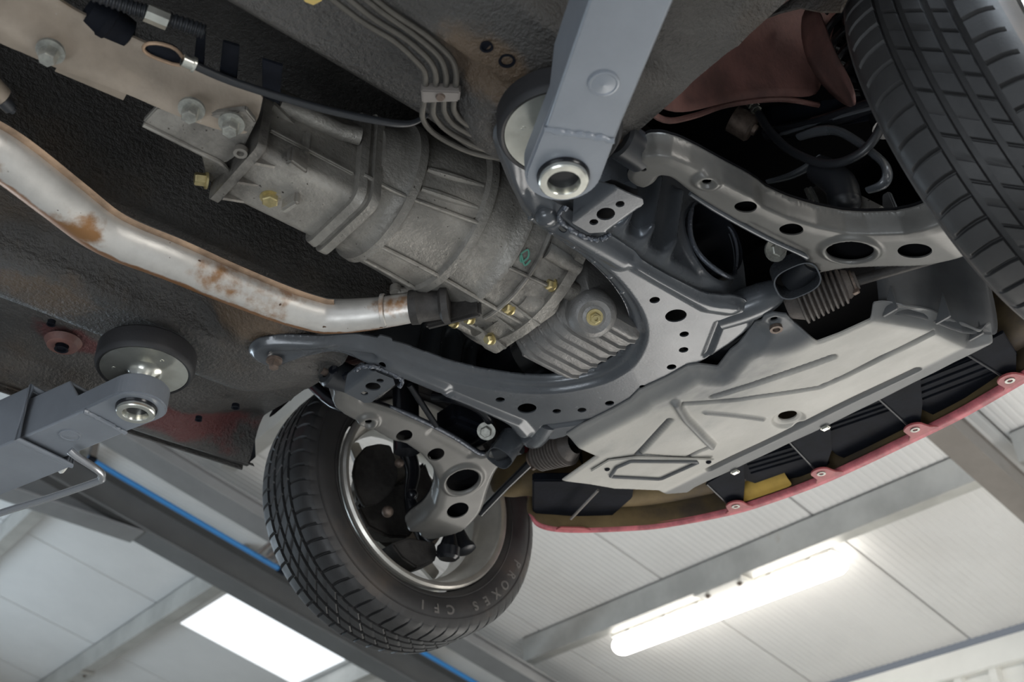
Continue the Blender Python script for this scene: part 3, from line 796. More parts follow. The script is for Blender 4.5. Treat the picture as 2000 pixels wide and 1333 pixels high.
# engine bay enclosure, inner panels near-black to paint in its shade: bonnet, wings with wheel arches, front panel
for s in (1, -1):
    ol = [(-.25, .16), (.028, .16)] + [(.374 - .345 * math.cos(t), .08 + .33 * math.sin(t)) for t in np.linspace(.25, PI - .45, 16)] + [(.70, .22), (.72, .50), (.6, .58), (-.25, .66)]
    stamp('front_wing', ol, [], None, ((0, s * .80, 0), (1, 0, 0), (0, 0, 1), (0, s, 0)), .02, .004, M['red'], car)
    L = [[(x, s * (.80 - .02), z) for x, z in ((.05, .16), (.10, .28), (.2, .38), (.374, .43), (.55, .38), (.65, .28), (.71, .12))],
         [(x, s * .60, z) for x, z in ((.05, .18), (.10, .30), (.2, .40), (.374, .45), (.55, .40), (.65, .30), (.71, .10))],
         [(x, s * .46, z) for x, z in ((.05, .20), (.10, .34), (.2, .44), (.374, .50), (.55, .44), (.65, .32), (.70, .10))]]
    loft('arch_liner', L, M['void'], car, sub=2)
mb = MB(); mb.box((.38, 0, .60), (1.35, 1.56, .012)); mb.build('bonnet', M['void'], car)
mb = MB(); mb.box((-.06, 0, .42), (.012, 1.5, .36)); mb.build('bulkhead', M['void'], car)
for s in (1, -1):
    # inner wing panels
    R1 = [(-.055, s * .40, .085), (.02, s * .385, .11), (.09, s * .385, .165), (.17, s * .395, .235), (.26, s * .43, .28), (.34, s * .45, .305)]
    R2 = [(x - .005, y + s * .015, z + .06) for x, y, z in R1]
    R3 = [(x, y + s * .10, z + .20) for x, y, z in R1]
    loft('inner_wing', [R1, R2, R3], M['redbody'], car, thick=.003, sub=2)
    R0 = [(x, y + s * -.008, z - .004) for x, y, z in R1]
    mb = MB(); mb.tube(R0, .0045, 8, smooth_n=5); mb.build('inner_wing_lip', M['redlip'] if False else M['redbody'], car)
# near-side front chassis leg behind the right wheel
q0 = [atY(1560, 20, -.50), atY(1570, 130, -.50), atY(1640, 200, -.50), atY(1665, 210, -.52)]
q1 = [atY(1600, 0, -.55), atY(1620, 90, -.55), atY(1665, 160, -.56), atY(1672, 205, -.56)]
loft('chassis_gusset', [q0, q1], M['redbody'], car, thick=.003, sub=2)
q = [atX(px, py, .06) for px, py in ((1490, 35), (1530, 8), (1570, -20), (1625, -30), (1655, -10), (1640, 22), (1600, 22), (1560, 14), (1520, 24))]
mb = MB(); mb.prism(q, (.004, 0, 0)); mb.build('splash_flap', M['under'], car)

# ================================================================== GEARBOX
g = thing('gearbox', 'dusty cast alloy gearbox with ribs and a square tail on the car\'s centre line', 'gearbox', (-.15, 0, .1))
def rrect(y0, y1, z0, z1, r, n=4):
    pts = []
    for (cy, cz, a0) in ((y1 - r, z0 + r, -PI / 2), (y1 - r, z1 - r, 0), (y0 + r, z1 - r, PI / 2), (y0 + r, z0 + r, PI)):
        for k in range(n + 1): a = a0 + PI / 2 * k / n; pts.append((cy + r * math.cos(a), cz + r * math.sin(a)))
    return pts
def sect(secs, name, mat, par, sharp=40):
    V = []; n = len(secs[0][1])
    for x, p in secs: V += [(x, y, z) for y, z in p]
    F = [(i * n + k, i * n + (k + 1) % n, (i + 1) * n + (k + 1) % n, (i + 1) * n + k) for i in range(len(secs) - 1) for k in range(n)]
    F += [tuple(range(n - 1, -1, -1)), tuple((len(secs) - 1) * n + k for k in range(n))]
    return mesh(name, V, F, mat, par, True, sharp)
mc = M['cast']
sect([(-.402, rrect(-.060, .052, .030, .16, .012)), (-.33, rrect(-.062, .050, .026, .165, .014)), (-.262, rrect(-.066, .048, .022, .17, .016))], 'tail_housing', mc, g)
sect([(-.414, rrect(-.070, .062, .020, .175, .010)), (-.402, rrect(-.070, .062, .020, .175, .010)), (-.400, rrect(-.066, .058, .024, .17, .010))], 'tail_flange', mc, g)
sect([(-.268, rrect(-.078, .056, .014, .185, .02)), (-.256, rrect(-.080, .058, .012, .187, .02)), (-.2555, rrect(-.076, .054, .016, .183, .02)), (-.249, rrect(-.076, .054, .016, .183, .02)), (-.2485, rrect(-.084, .060, .010, .19, .02)), (-.236, rrect(-.084, .060, .010, .19, .02)), (-.232, rrect(-.078, .054, .016, .18, .02))], 'middle_flange', mc, g)
mb = MB(); mb.lathe((0, 0, .0), (1, 0, 0), [(-.24, .0)], 8)
def ringsec(x, r, zc): return (x, [(r * math.cos(t) * 1.04, zc + r * math.sin(t)) for t in np.linspace(0, 2 * PI, 65)[:-1]])
sect([ringsec(-.238, .088, .120), ringsec(-.21, .096, .122), ringsec(-.196, .100, .124), ringsec(-.192, .108, .126), ringsec(-.180, .110, .127), ringsec(-.176, .104, .128),
      ringsec(-.13, .112, .136), ringsec(-.082, .120, .142), ringsec(-.078, .128, .144), ringsec(-.066, .130, .145), ringsec(-.062, .124, .146), ringsec(-.03, .132, .150), ringsec(-.010, .137, .153),
      ringsec(-.006, .143, .154), ringsec(.002, .145, .155), ringsec(.006, .140, .156), ringsec(.05, .150, .160), ringsec(.085, .156, .164)], 'main_case', mc, g, 50)
sect([ringsec(.083, .166, .164), ringsec(.100, .168, .164), ringsec(.101, .160, .164)], 'bell_flange', mc, g, 50)
def rc(x):    # lower radius and centre along the case
    return np.interp(x, [-.2, -.13, -.06, 0, .085], [.100, .112, .126, .140, .157]), np.interp(x, [-.2, -.06, .085], [.124, .146, .164])
def on_case(x, ang, out=0.0):
    r, zc = rc(x); r += out; a = math.radians(ang); return np.array([x, r * 1.04 * math.sin(a), zc - r * math.cos(a)])   # ang 0 = bottom, negative = towards the camera side
for ang, x0, x1 in ((-2, -.19, .085), (-48, -.262, -.07), (24, -.19, .085), (-30, .0, .085)):
    mb = MB(); pts = [on_case(x, ang, .0015) for x in np.linspace(x0, x1, 9)]; mb.tube(pts, .0035, 8); mb.build('long_rib', mc, g)
for x, a0, a1 in ((.035, -95, 10),):
    mb = MB(); mb.tube([on_case(x, a, .001) for a in np.linspace(a0, a1, 16)], .004, 8); mb.build('ring_rib', mc, g)
# tail details: drain plug, square lugs, webs
q = at(528, 388, .026); mb = MB(); bolt(mb, (q[0], q[1], .030), DOWN, .0115, .009, 1.25, .003); mb.build('drain_plug', M['zinc_bolt'], g)
for (px, py, z, sx, sy) in ((580, 318, .024, .030, .012), (568, 395, .018, .010, .030)):
    q = at(px, py, z); mb = MB(); mb.box((q[0], q[1], z + .004), (sx, sy, .030), Matrix.Rotation(.2, 3, 'Z'), .003); mb.build('square_lug', mc, g)
mb = MB(); mb.box((-.345, -.0635, .070), (.012, .010, .05), bev=.003); mb.build('square_lug', mc, g)
mb = MB(); mb.tube([(-.392, -.066, .118), (-.30, -.070, .122), (-.272, -.078, .124)], [.013, .012, .013], 14); mb.build('side_gallery', mc, g)
mb = MB(); mb.box((-.335, -.066, .062), (.13, .006, .006), bev=.002); mb.build('long_rib', mc, g)
for y in (-.045, .0, .04):
    mb = MB(); mb.prism([(-.402, y, .032), (-.37, y, .030), (-.402, y, .018)], (0, .005, 0)); mb.build('web', mc, g)
mb = MB(); mb.prism([(-.402, -.06, .10), (-.402, -.075, .10), (-.36, -.06, .10)], (0, 0, .006)); mb.build('web', mc, g)
for ang in (-58, -75):
    mb = MB(); mb.tube([on_case(x, ang, -.002) for x in (-.175, -.15, -.12, -.085)], [.005, .007, .006, .003], 10); mb.build('case_boss', mc, g)
# side lug low on the case
q = on_case(-.06, 33, .0); mb = MB(); mb.tube([q, q + np.array([-.03, .012, -.002])], [.008, .006], 10); mb.tube([q + np.array([-.032, .013, -.006]), q + np.array([-.032, .013, .006])], [.009, .009], 12); mb.build('side_lug', mc, g)
for (px, py, x, ang) in ((1022, 545, .06, -38), (916, 615, .045, 14), (1105, 565, .088, -52)):
    p = atX(px, py, x + .02); 
    d = p - on_case(x, 0); 
    ct = np.array([x, 0, float(rc(x)[1])])
    yy = float(np.clip(p[1], -.14, .14)); r_, z_ = rc(p[0]); r_ = float(r_); sn = max(-.98, min(.98, yy / (r_ * 1.04)))
    s = np.array([p[0], yy, float(z_) - r_ * math.sqrt(1 - sn * sn)])
    mb = MB(); mb.lathe(s + np.array([-.028, 0, .012]), (1, 0, 0), [(0, .006), (.0, .014), (.045, .016)], 16); mb.build('bolt_boss', mc, g)
    mb = MB(); bolt(mb, s + np.array([-.028, 0, .004]), (-1, 0, -.25), .0085, .010, 1.3, .003); mb.build('bell_bolt', M['zinc_bolt'], g)
for (px, py, z) in ((960, 662, .0), (866, 606, .03), (920, 622, .018)):
    q = at(px, py, z); mb = MB(); bolt(mb, q, (-.8, .1, -.5), .0075, .009, 1.35, .003); mb.build('bell_bolt', M['zinc_bolt'], g)
# lower web of the bell housing (flat ribbed block before the sump)
sect([(.055, rrect(-.055, .085, .010, .10, .02)), (.088, rrect(-.065, .095, .005, .12, .02)), (.108, rrect(-.068, .097, .006, .12, .02))], 'bell_foot', mc, g)
for k_, y in enumerate((-.03, .01, .05)):
    mb = MB(); mb.prism([(.055, y, .010), (.10, y, .003), (.10, y, -.004), (.04, y, .012)], (0, .005, 0)); mb.build('web', mc, g)
mb = MB(); q = at(1097, 515, .05); mb.tube([q + np.array([-.03, .0, .01]), q + np.array([.03, -.005, 0])], [.013, .012], 16); mb.build('dowel_boss', mc, g)
# green chalk scribble
cp = [on_case(x, a, .0012) for x, a in ((.005, -40), (.012, -44), (.018, -40), (.012, -36), (.006, -40), (.020, -35), (.024, -39))]
M['green'] = material('green_paint_mark', (.08, .25, .19), .7)
mb = MB(); mb.tube(cp, .0016, 5, smooth_n=4, flat=.5); mb.build('paint_mark', M['green'], g, label='small green paint mark')
# ================================================================== SUMP
s_ = thing('oil_pan', 'ribbed cast alloy oil pan framed by the opening of the subframe', 'oil pan', (.19, 0, .02))
ys = np.arange(.068, -.1061, -.0024)
rows = []
prof = [(.118, .075), (.120, .050), (.126, .022), (.138, .006), (.155, .0), (.235, -.004), (.252, .002), (.256, .02), (.256, .12)]
for y in ys:
    k = ((.068 - y) / .0215) % 1.0
    rib = .0050 if k < .16 else 0
    edge = sst(np.array([min(.068 - y, y + .106)]), 0, .014)[0]
    rows.append([(x + (.010 * (1 - edge) if i < 4 else -.006 * (1 - edge)), y, z - rib * (1 if 0 < i < 7 else 0) + .016 * (1 - edge)) for i, (x, z) in enumerate(prof)])
rows = [[(x, y + .004, .12) for x, y, z in rows[0]]] + rows + [[(x, y - .004, .12) for x, y, z in rows[-1]]]
loft('ribbed_pan', rows, M['pan'], s_, sharp=50)
q = at(1163, 622, .020) + np.array([-.004, -.006, -.003])
q = at(1163, 622, -.010)
ax = np.array([-.30, -.50, -.70]); ax /= np.linalg.norm(ax)
mb = MB(); mb.lathe(q - ax * .04, ax, [(0, .040), (.018, .038), (.028, .033), (.032, .026), (.030, .018), (.032, .014), (.032, .0)], 32); mb.build('drain_boss', M['pan'], s_)
mb = MB(); bolt(mb, q - ax * .008, ax, .009, .007, 1.45, .003); mb.lathe(q + ax * .003, ax, [(0, .0055), (.002, .0055), (.002, .003), (0, .0025)], 16); mb.build('drain_plug', M['zinc_bolt'], s_)
# engine mass above
mb = MB(); mb.box((.30, -.02, .30), (.40, .26, .36), bev=.03); tag(mb.build('engine_block', M['knuckle']), 'dark engine block hidden above the ribbed oil pan', 'engine')
# crossmember inside (black void parts seen through the subframe opening)
st = thing('steering_rack', 'dark steering rack tube crossing behind the subframe between two rubber bellows', 'steering rack', (.43, 0, .04))
mb = MB(); mb.tube([(.43, -.25, .045), (.43, .25, .045)], .024, 20); mb.build('rack_tube', M['gloss'], st)
mb = MB(); mb.tube([(.40, -.10, .06), (.34, -.10, .10)], .03, 16); mb.build('pinion_housing', M['knuckle'], st)
for sg in (1, -1):
    a = np.array([.405 if sg < 0 else .405, sg * .245, .012]); b = np.array([.425, sg * .375, .020])
    if sg < 0: a = at(1560, 590, .022); b = at(1672, 548, .030)
    else: a = at(1108, 872, .022); b = at(1052, 893, .030)
    ax = b - a; L = np.linalg.norm(ax); ax /= L
    if sg > 0: L *= 1.25
    prof = [(-.02, .020)]
    n = 9
    for k in range(n):
        r = .037 - .0085 * k / n; x = L * .80 * k / n; st_ = L * .80 / n
        prof += [(x, r - .007), (x + st_ * .25, r), (x + st_ * .60, r), (x + st_ * .95, r - .007)]
    prof += [(L * .82, .024), (L * .90, .020), (L * .93, .016), (L * 1.02, .014), (L * 1.02, .0)]
    mb = MB(); mb.lathe(a, ax, prof, 32); mb.build('bellows', M['boot'], st)
    mb = MB(); mb.lathe(a, ax, [(L * .93, .0165), (L * .93, .0185), (L * .97, .0185), (L * .97, .0165)], 20); mb.box(a + ax * L * .95 + np.array([0, 0, -.018]), (.008, .010, .010), bev=.001); mb.build('clamp', M['rust_bolt'], st)
    e = (at(938, 1003, -.02) if sg > 0 else np.array([.47, -.60, -.01]))
    mb = MB(); mb.tube([a + ax * L * .9, (a + ax * L) * .5 + e * .5, e], [.0085, .0075, .008], 14); mb.build('track_rod', M['gloss'] if sg > 0 else M['knuckle'], st)

# ================================================================== BEAM ABOVE THE GEARBOX TAIL (upper left)
pf = thing('backbone_beam', 'brown stained alloy backbone beam bolted beside the gearbox tail at the upper left', 'beam', (-.56, -.04, .03))
zb = .026
b0 = [at(-120, 30, zb), at(505, 245, zb)]
lo = [(-160, 15), (0, 86), (60, 108), (110, 132), (280, 200), (400, 246), (470, 270), (500, 262), (508, 232), (440, 203), (290, 145), (150, 80), (60, 25), (-60, -40)]
pl = [at(x, y, zb) for x, y in lo]
ol = smooth_loop([(p[0], p[1]) for p in pl], 1)
topedge = [(p[0], p[1]) for p in pl[8:]]
def ph(P, s): 
    d = path_d(P, topedge)
    return .045 * (1 - sst(d, 0, .055)) ** 1.4 + .0015 * np.sin(P[:, 0] * 40)
stamp('beam_web', ol, [], ph, zframe(zb), .005, .004, M['ppf'], pf)
lp = [at(x, y, zb + .012) for x, y in ((100, 110), (155, 140), (240, 182), (250, 190), (262, 205))]
mb = MB(); mb.tube([at(112, 128, zb + .006), at(245, 186, zb + .006)], [.010, .009], 8, flat=.5); mb.build('lower_lip', M['ppf'], pf)
for px, py, r in ((100, 98, .0105), (375, 211, .0105), (453, 239, .0105)):
    q = at(px, py, zb - .002); mb = MB(); bolt(mb, q, (-.1, -.1, -1), r, .017, 1.55, .004); mb.build('flange_bolt', M['grey_bolt'], pf)
# oval slot in the beam with orange rim
oc = [at(x, y, zb + .010) for x, y in ((278, 95), (285, 85), (310, 84), (340, 93), (355, 108), (362, 125), (345, 128), (310, 116), (288, 106))]
mb = MB(); mb.tube(smooth_loop(oc, 1), .0022, 8, closed=True); mb.build('slot_rim', M['exhaust_rust'], pf, label='rusty orange slot rim')
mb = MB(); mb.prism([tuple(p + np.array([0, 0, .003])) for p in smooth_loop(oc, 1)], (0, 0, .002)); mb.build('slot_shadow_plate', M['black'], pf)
# alloy bracket on the tail below the beam
br = thing('gearbox_bracket', 'pale cast bracket plate joining the brown beam to the gearbox tail', 'bracket', (-.43, -.04, .04))
pts = [at(x, y, .034) for x, y in ((306, 210), (278, 240), (395, 300), (440, 320), (470, 300), (500, 240), (480, 215), (400, 225))]
mb = MB(); mb.prism(pts, (0, 0, .010), .002); mb.build('plate', mc, br)
mb = MB(); mb.prism([at(278, 243, .036), at(395, 303, .036), at(440, 323, .036), at(440, 323, .036) + np.array([0, .0, -.006]), at(395, 303, .030), at(278, 243, .030)], (0, .004, .0)); 
mb2 = MB(); mb2.tube([at(280, 243, .033), at(395, 300, .033), at(436, 322, .033), at(452, 352, .038)], .0035, 8, smooth_n=4); mb2.build('edge_rib', mc, br)
mb = MB(); mb.prism([at(392, 300, .036), at(440, 322, .036), at(452, 352, .05), at(432, 378, .05), at(402, 345, .06)], (0, 0, .01), .002); mb.build('gusset', mc, br)
q = at(405, 352, .05); mb = MB(); bolt(mb, q, (-1, .3, -.2), .009, .014, 1.4, .003); mb.build('bracket_bolt', M['zinc_bolt'], br)
mb = MB(); q = at(470, 296, .024); mb.lathe(q, DOWN, [(-.004, .009), (.004, .009), (.004, .005), (-.002, .004), (-.002, 0)], 18); mb.build('pin', mc, br)
# black plates stand in for the dark gaps between beam and tunnel
fr = thing('tunnel_gap_shade', 'black plates painted in for the dark gaps between the beam and the tunnel wall', 'shade plate', (-.43, -.11, .1))
for (a, b, c, d) in (((385, 60), (402, 62), (398, 132), (378, 122)), ((435, 80), (468, 90), (462, 165), (428, 150)), ((512, 115), (552, 128), (546, 205), (512, 190))):
    z = .085; pts = [at(*p, z) for p in (a, b, c, d)]
    mb = MB(); mb.prism(pts, (0, 0, .004), .001); mb.build('gap_shade_plate', M['black'], fr)

# ================================================================== EXHAUST
ex = thing('exhaust_pipe', 'silver clamshell exhaust pipe with rusty seams running across the underbody', 'exhaust', (-.4, .15, .01))
EZ = .012
epx = [(-420, 60), (-240, 165), (-90, 250), (0, 297), (110, 380), (185, 438), (245, 470), (330, 503), (430, 546), (540, 590), (610, 612), (650, 618), (720, 614), (815, 600)]
ep = spline([at(x, y, EZ) for x, y in epx], 9)
rr_ = np.interp(np.linspace(0, 1, 12), [0, .5, .66, .83, .92, 1], [.0345, .0325, .0300, .0275, .0255, .0225])
mb = MB(); mb.tube(ep, list(rr_), 32); po = mb.build('pipe', M['exhaust'], ex)
rv = []
for i in range(len(ep)):
    for k in range(32):
        v = np.array(mb.v[i * 32 + k]) - ep[i]; v /= np.linalg.norm(v) + 1e-9
        t = ep[min(i + 1, len(ep) - 1)] - ep[max(i - 1, 0)]; t /= np.linalg.norm(t); sd_ = np.cross(t, [0, 0, 1]); 
        if sd_[1] < 0: sd_ = -sd_
        rv.append(float(1.05 * sst(np.array([v @ sd_ * .66 - v[2] * .75]), .70, .97)[0] * np.interp(i / len(ep), [0, .1, .35, .8, .92, 1], [.7, .75, 1, 1, .6, .3])))
rv += [0.0] * (len(po.data.vertices) - len(rv))
q_ = po.data.attributes.new('rust', 'FLOAT', 'POINT'); q_.data.foreach_set('value', np.array(rv, dtype=np.float32))
for s in (-1, 1):
    pts = []
    for i in range(len(ep) - (13 if s < 0 else 17)):
        t = ep[min(i + 1, len(ep) - 1)] - ep[max(i - 1, 0)]; t /= np.linalg.norm(t)
        n = np.cross(t, [0, 0, 1]) * s; r = float(np.interp(i / len(ep), np.linspace(0, 1, 12), rr_))
        n = n * .97 + np.array([0, 0, .10 if n[0] + n[1] < 0 else .15]); pts.append(ep[i] + n * (r + (.0050 if n[1] < 0 else .0015)))
    mb = MB(); mb.tube(pts, (.0068 if pts[0][1] < ep[0][1] else .0030), 8, flat=.30); mb.build('seam_flange', M['exhaust_rust'], ex, label='rust-brown welded seam')
mb = MB(); a, b = ep[-20], ep[-1]; ax = (b - a) / np.linalg.norm(b - a)
mb.lathe(b - ax * .01, ax, [(0, .024), (0, .0265), (.012, .027), (.016, .024), (.045, .023), (.05, .03), (.06, .03), (.06, .0)], 28); mb.build('end_sleeve', M['knuckle'], ex)
mb = MB(); mb.lathe(b - ax * .055, ax, [(0, .0235), (.001, .0262), (.006, .0262), (.007, .0235)], 28); mb.build('joint_ring', M['exhaust'], ex)
q = b + ax * .04
mb = MB(); mb.box(q + np.array([.02, .0, .0]), (.012, .09, .05), Matrix.Rotation(.5, 3, 'Z'), .004); mb.build('joint_flange', M['knuckle'], ex)
mb = MB(); bolt(mb, at(864, 606, .015), (-1, 0, -.3), .008, .010, 1.3, .003); mb.build('joint_bolt', M['zinc_bolt'], ex)

# ================================================================== BRAKE LINES
lines = [[(615, -30), (700, 37), (770, 80), (812, 118), (829, 140), (831, 170), (828, 200), (826, 232), (850, 262), (905, 292), (955, 306), (1010, 310)],
         [(650, -30), (722, 30), (790, 74), (834, 112), (850, 140), (851, 170), (847, 200), (848, 226), (872, 254), (920, 282), (965, 297), (1010, 300)],
         [(680, -30), (745, 22), (810, 68), (856, 108), (870, 140), (871, 170), (867, 200), (870, 222), (890, 246), (935, 270), (975, 287), (1010, 292)],
         [(700, -30), (765, 22), (830, 66), (876, 106), (890, 135), (890, 170), (886, 200), (888, 218), (905, 238), (945, 260), (980, 277), (1010, 284)]]
nm = ['lowest', 'second', 'third', 'topmost']
for i, l in enumerate(lines):
    zz = .030
    mb = MB(); mb.tube([at(x, y, zz) for x, y in l], .0037, 10, smooth_n=6)
    tag(mb.build('brake_line', M['line']), 'thin grey brake line through the four-way clip, %s of the four from the gearbox upwards' % nm[i], 'brake line', 'brake lines in the four-way clip')
cl = thing('line_clip', 'grey rectangular clip clamping the four thin brake lines', 'clip', tuple(at(861, 190, .025)))
c0 = [at(x, y, .020) for x, y in ((822, 177), (900, 180), (897, 200), (824, 203))]
mb = MB(); mb.prism(c0, (0, 0, .016), .002); mb.build('block', M['clip'], cl)
mb = MB(); mb.lathe(at(860, 189, .020), DOWN, [(0, .006), (.003, .005), (.003, 0)], 12); mb.build('rivet', M['rust_bolt'], cl)
# cable beside the gearbox
mb = MB(); cab = [at(x, y, z) for x, y, z in ((372, 124, .03), (450, 158, .035), (560, 193, .04), (660, 220, .045), (750, 238, .05), (790, 242, .055), (812, 238, .06), (835, 225, .07))]
mb.tube(cab, [.0052, .0052, .0052, .0052, .005, .004, .003], 12, smooth_n=6)
cb = tag(mb.build('control_cable', M['hose']), 'black sheathed cable crossing above the gearbox tail', 'cable')
mb = MB(); d = cab[1] - cab[0]; d /= np.linalg.norm(d); mb.lathe(cab[0], d, [(-.010, .004), (-.010, .0075), (.002, .0075), (.002, .0095), (.005, .0095), (.005, .004)], 20); mb.build('ferrule', M['zinc'], cb)
# conduit
yt = MB(); yt.prism([at(x, y, .045) for x, y in ((588, -8), (596, 4), (612, 10), (628, 2), (634, -10))], (0, 0, .002)); tag(yt.build('yellow_tag', material('yellow_sticker', (.55, .40, .13), .6)), 'small yellow tag on the underbody at the top edge beside the brake lines', 'tag')
cn = thing('corrugated_conduit', 'black corrugated cable conduit with a pale clip at the top left edge', 'conduit', tuple(at(300, 30, .06)))
cp = spline([at(x, y, .075) for x, y in ((165, -18), (210, -2), (255, 14), (290, 24), (330, 38), (372, 52), (400, 62))], 16)
prof = [.0075 + (.0018 if k % 4 < 2 else 0) for k in range(len(cp))]
mb = MB(); mb.tube(cp, prof, 14); mb.build('conduit', M['hose'], cn)
a = at(285, 24, .07); b = at(328, 42, .07)
mb = MB(); mb.tube([a, b], [.012, .012], 8, flat=.8); mb.build('clip', M['zinc'], cn, label='pale metal clip')
tr = thing('tunnel_connector', 'black round rubber block between the beam and the conduit', 'connector', tuple(at(220, 40, .07)))
mb = MB(); q = at(215, 40, .085); mb.lathe(q + np.array([-.03, 0, .0]), (1, .15, 0), [(0, 0), (.004, .018), (.02, .022), (.022, .024), (.03, .024), (.032, .022), (.055, .020), (.065, .0)], 24); mb.build('block', M['black'], tr)
se = thing('exhaust_sensor', 'small black and brown sensor plug at the left edge above the exhaust', 'sensor', tuple(at(5, 205, .02)))
mb = MB(); mb.tube([at(-25, 165, .02), at(5, 190, .02)], [.016, .013], 14); mb.build('boss', M['ppf'], se)
mb = MB(); mb.tube([at(3, 195, .02), at(20, 212, .02)], [.009, .008], 14); mb.tube([at(20, 212, .02), at(28, 218, .02)], [.0045, .0045], 10); mb.build('plug', M['hose'], se)
# ================================================================== UNDERTRAY
TZ = -.022
tray = thing('undertray', 'dusty light grey plastic undertray with moulded channels below the front bumper', 'undertray', tuple(at(1500, 800, TZ)))
tp = [(1098, 942), (1165, 893), (1107, 868), (1135, 850), (1200, 818), (1232, 800), (1250, 782), (1305, 757), (1345, 735), (1370, 731), (1405, 735), (1430, 704), (1478, 668), (1490, 650), (1497, 636), (1515, 631), (1540, 634), (1556, 650), (1597, 671), (1640, 655), (1700, 628), (1712, 615), (1770, 612), (1830, 632), (1880, 655), (1920, 652), (1944, 657), (1940, 676), (1800, 747), (1600, 846), (1360, 956), (1345, 968), (1300, 967), (1285, 959), (1200, 957), (1150, 948)]
tpl = np.array([at(x, y, TZ)[:2] for x, y in tp])
def tl_(pts): return [at(x, y, TZ)[:2] for x, y in pts]
rear = tl_(tp[2:13]); frontl = tl_([(1385, 918), (1500, 864), (1790, 722)])
grooves = [(tl_([(1393, 775), (1470, 752), (1626, 698)]), .0065, .012), (tl_([(1335, 788), (1440, 782), (1600, 757), (1640, 740), (1820, 652)]), .0050, .010), (tl_([(1385, 918), (1790, 722)]), .0065, .014), (tl_([(1308, 822), (1246, 888)]), .006, .010),
           (tl_([(1345, 892), (1388, 872)]), .004, .010), (tl_([(1160, 918), (1190, 898), (1262, 889), (1350, 895)]), .003, .006)]
ribs = [(tl_([(1320, 786), (1338, 815), (1390, 868)]), .0075, .012), (tl_([(1378, 806), (1490, 819)]), .005, .005)]
fold = tl_([(1500, 736), (1640, 655), (1700, 628)])
hole = at(1540, 820, TZ); hole2 = at(1516, 643, TZ)
shoulder = tl_([(1944, 657), (1905, 668), (1830, 632), (1715, 612)])
def tray_h(P, s):
    h = .016 * (1 - sst(path_d(P, rear), .0, .035))
    for p, wd, dp in grooves: h = h + dp * (1 - sst(path_d(P, p), wd * .35, wd * 1.25))
    for p, wd, dp in ribs: h = h - dp * (1 - sst(path_d(P, p), wd * .2, wd * 1.4))
    d = np.hypot(P[:, 0] - hole[0], P[:, 1] - hole[1]); h = h + .006 * (1 - sst(d, .024, .030))
    # strip in front of the long channel tilts up
    a, b = np.array(frontl[0]), np.array(frontl[-1]); n = np.array([(b - a)[1], -(b - a)[0]]); n /= np.linalg.norm(n)
    if n[0] < 0: n = -n
    h = h + .10 * np.maximum((P - a) @ n - .008, 0)
    d2 = np.hypot(P[:, 0] - hole2[0], P[:, 1] - hole2[1]); h = h + .016 * (1 - sst(d2, .03, .085))
    h = h + .02 * (1 - sst(path_d(P, shoulder), 0, .022))
    return h + .003 * (1 - sst(s, 0, .004)) + .0012 * np.sin(P[:, 0] * 31 + 1) * np.sin(P[:, 1] * 23)
HCL = []
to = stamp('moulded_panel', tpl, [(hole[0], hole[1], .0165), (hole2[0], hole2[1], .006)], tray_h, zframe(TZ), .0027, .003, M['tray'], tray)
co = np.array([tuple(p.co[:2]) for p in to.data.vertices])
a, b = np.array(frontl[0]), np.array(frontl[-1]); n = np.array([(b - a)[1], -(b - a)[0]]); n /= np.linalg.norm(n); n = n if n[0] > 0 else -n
dark = np.maximum.reduce([.80 * sst((co - a) @ n, -.002, .008), .62 * (1 - sst(path_d(co, rear), .018, .034)), 1 - sst(np.hypot(co[:, 0] - hole2[0], co[:, 1] - hole2[1]), .06, .09), .8 * (1 - sst(path_d(co, shoulder), .01, .035))])  # darker rear flange, front strip, tab and shoulder
for p_, w_, _ in grooves: dark = np.maximum(dark, .9 * (1 - sst(path_d(co, p_), w_ * .5, w_ * 1.1)))  # shade in the moulded channels painted into the colour
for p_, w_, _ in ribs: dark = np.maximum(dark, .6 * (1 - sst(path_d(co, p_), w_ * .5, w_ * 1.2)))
at_ = to.data.attributes.new('zone_tone_groove_shade', 'FLOAT', 'POINT'); at_.data.foreach_set('value', dark.astype(np.float32))
# upturned end wall
base = [at(x, y, TZ + .012) for x, y in ((1712, 618), (1770, 612), (1830, 632), (1880, 655), (1920, 652), (1944, 657))]
rows = []
for k, (dz, dy) in enumerate(((0, 0), (.008, -.006), (.03, -.012), (.08, -.018), (.13, -.022), (.17, -.024))): rows.append([(p[0], p[1] + dy, p[2] + dz) for p in base])
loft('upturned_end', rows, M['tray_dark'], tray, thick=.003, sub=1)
for (x, y) in ((1735, 607), (1838, 622), (1903, 655)):
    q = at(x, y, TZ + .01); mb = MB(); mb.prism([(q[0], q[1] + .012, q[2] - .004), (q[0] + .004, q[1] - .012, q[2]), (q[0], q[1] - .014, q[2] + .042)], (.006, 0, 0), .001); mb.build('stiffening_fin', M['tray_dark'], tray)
hp = [at(x, y, TZ - .0055) for x, y in ((1153, 922), (1188, 901), (1245, 894), (1396, 899), (1382, 912), (1332, 942), (1290, 944), (1180, 938))]
ha = thing('access_hatch', 'small grey inspection hatch at the left end of the undertray', 'hatch', tuple(at(1280, 918, TZ)))
mb = MB(); mb.prism(hp, (0, 0, .004), .0015); mb.build('cover', M['tray'], ha)
il = [at(x, y, TZ - .0075) for x, y in ((1192, 932), (1204, 914), (1232, 902), (1366, 903), (1290, 937))]
mb = MB(); mb.tube([p + (q_ - p) * t for p, q_ in zip(il, il[1:] + il[:1]) for t in (.04, .5, .96)], .0036, 8, closed=True, flat=.8); mb.build('raised_frame', M['tray_dark'], ha)
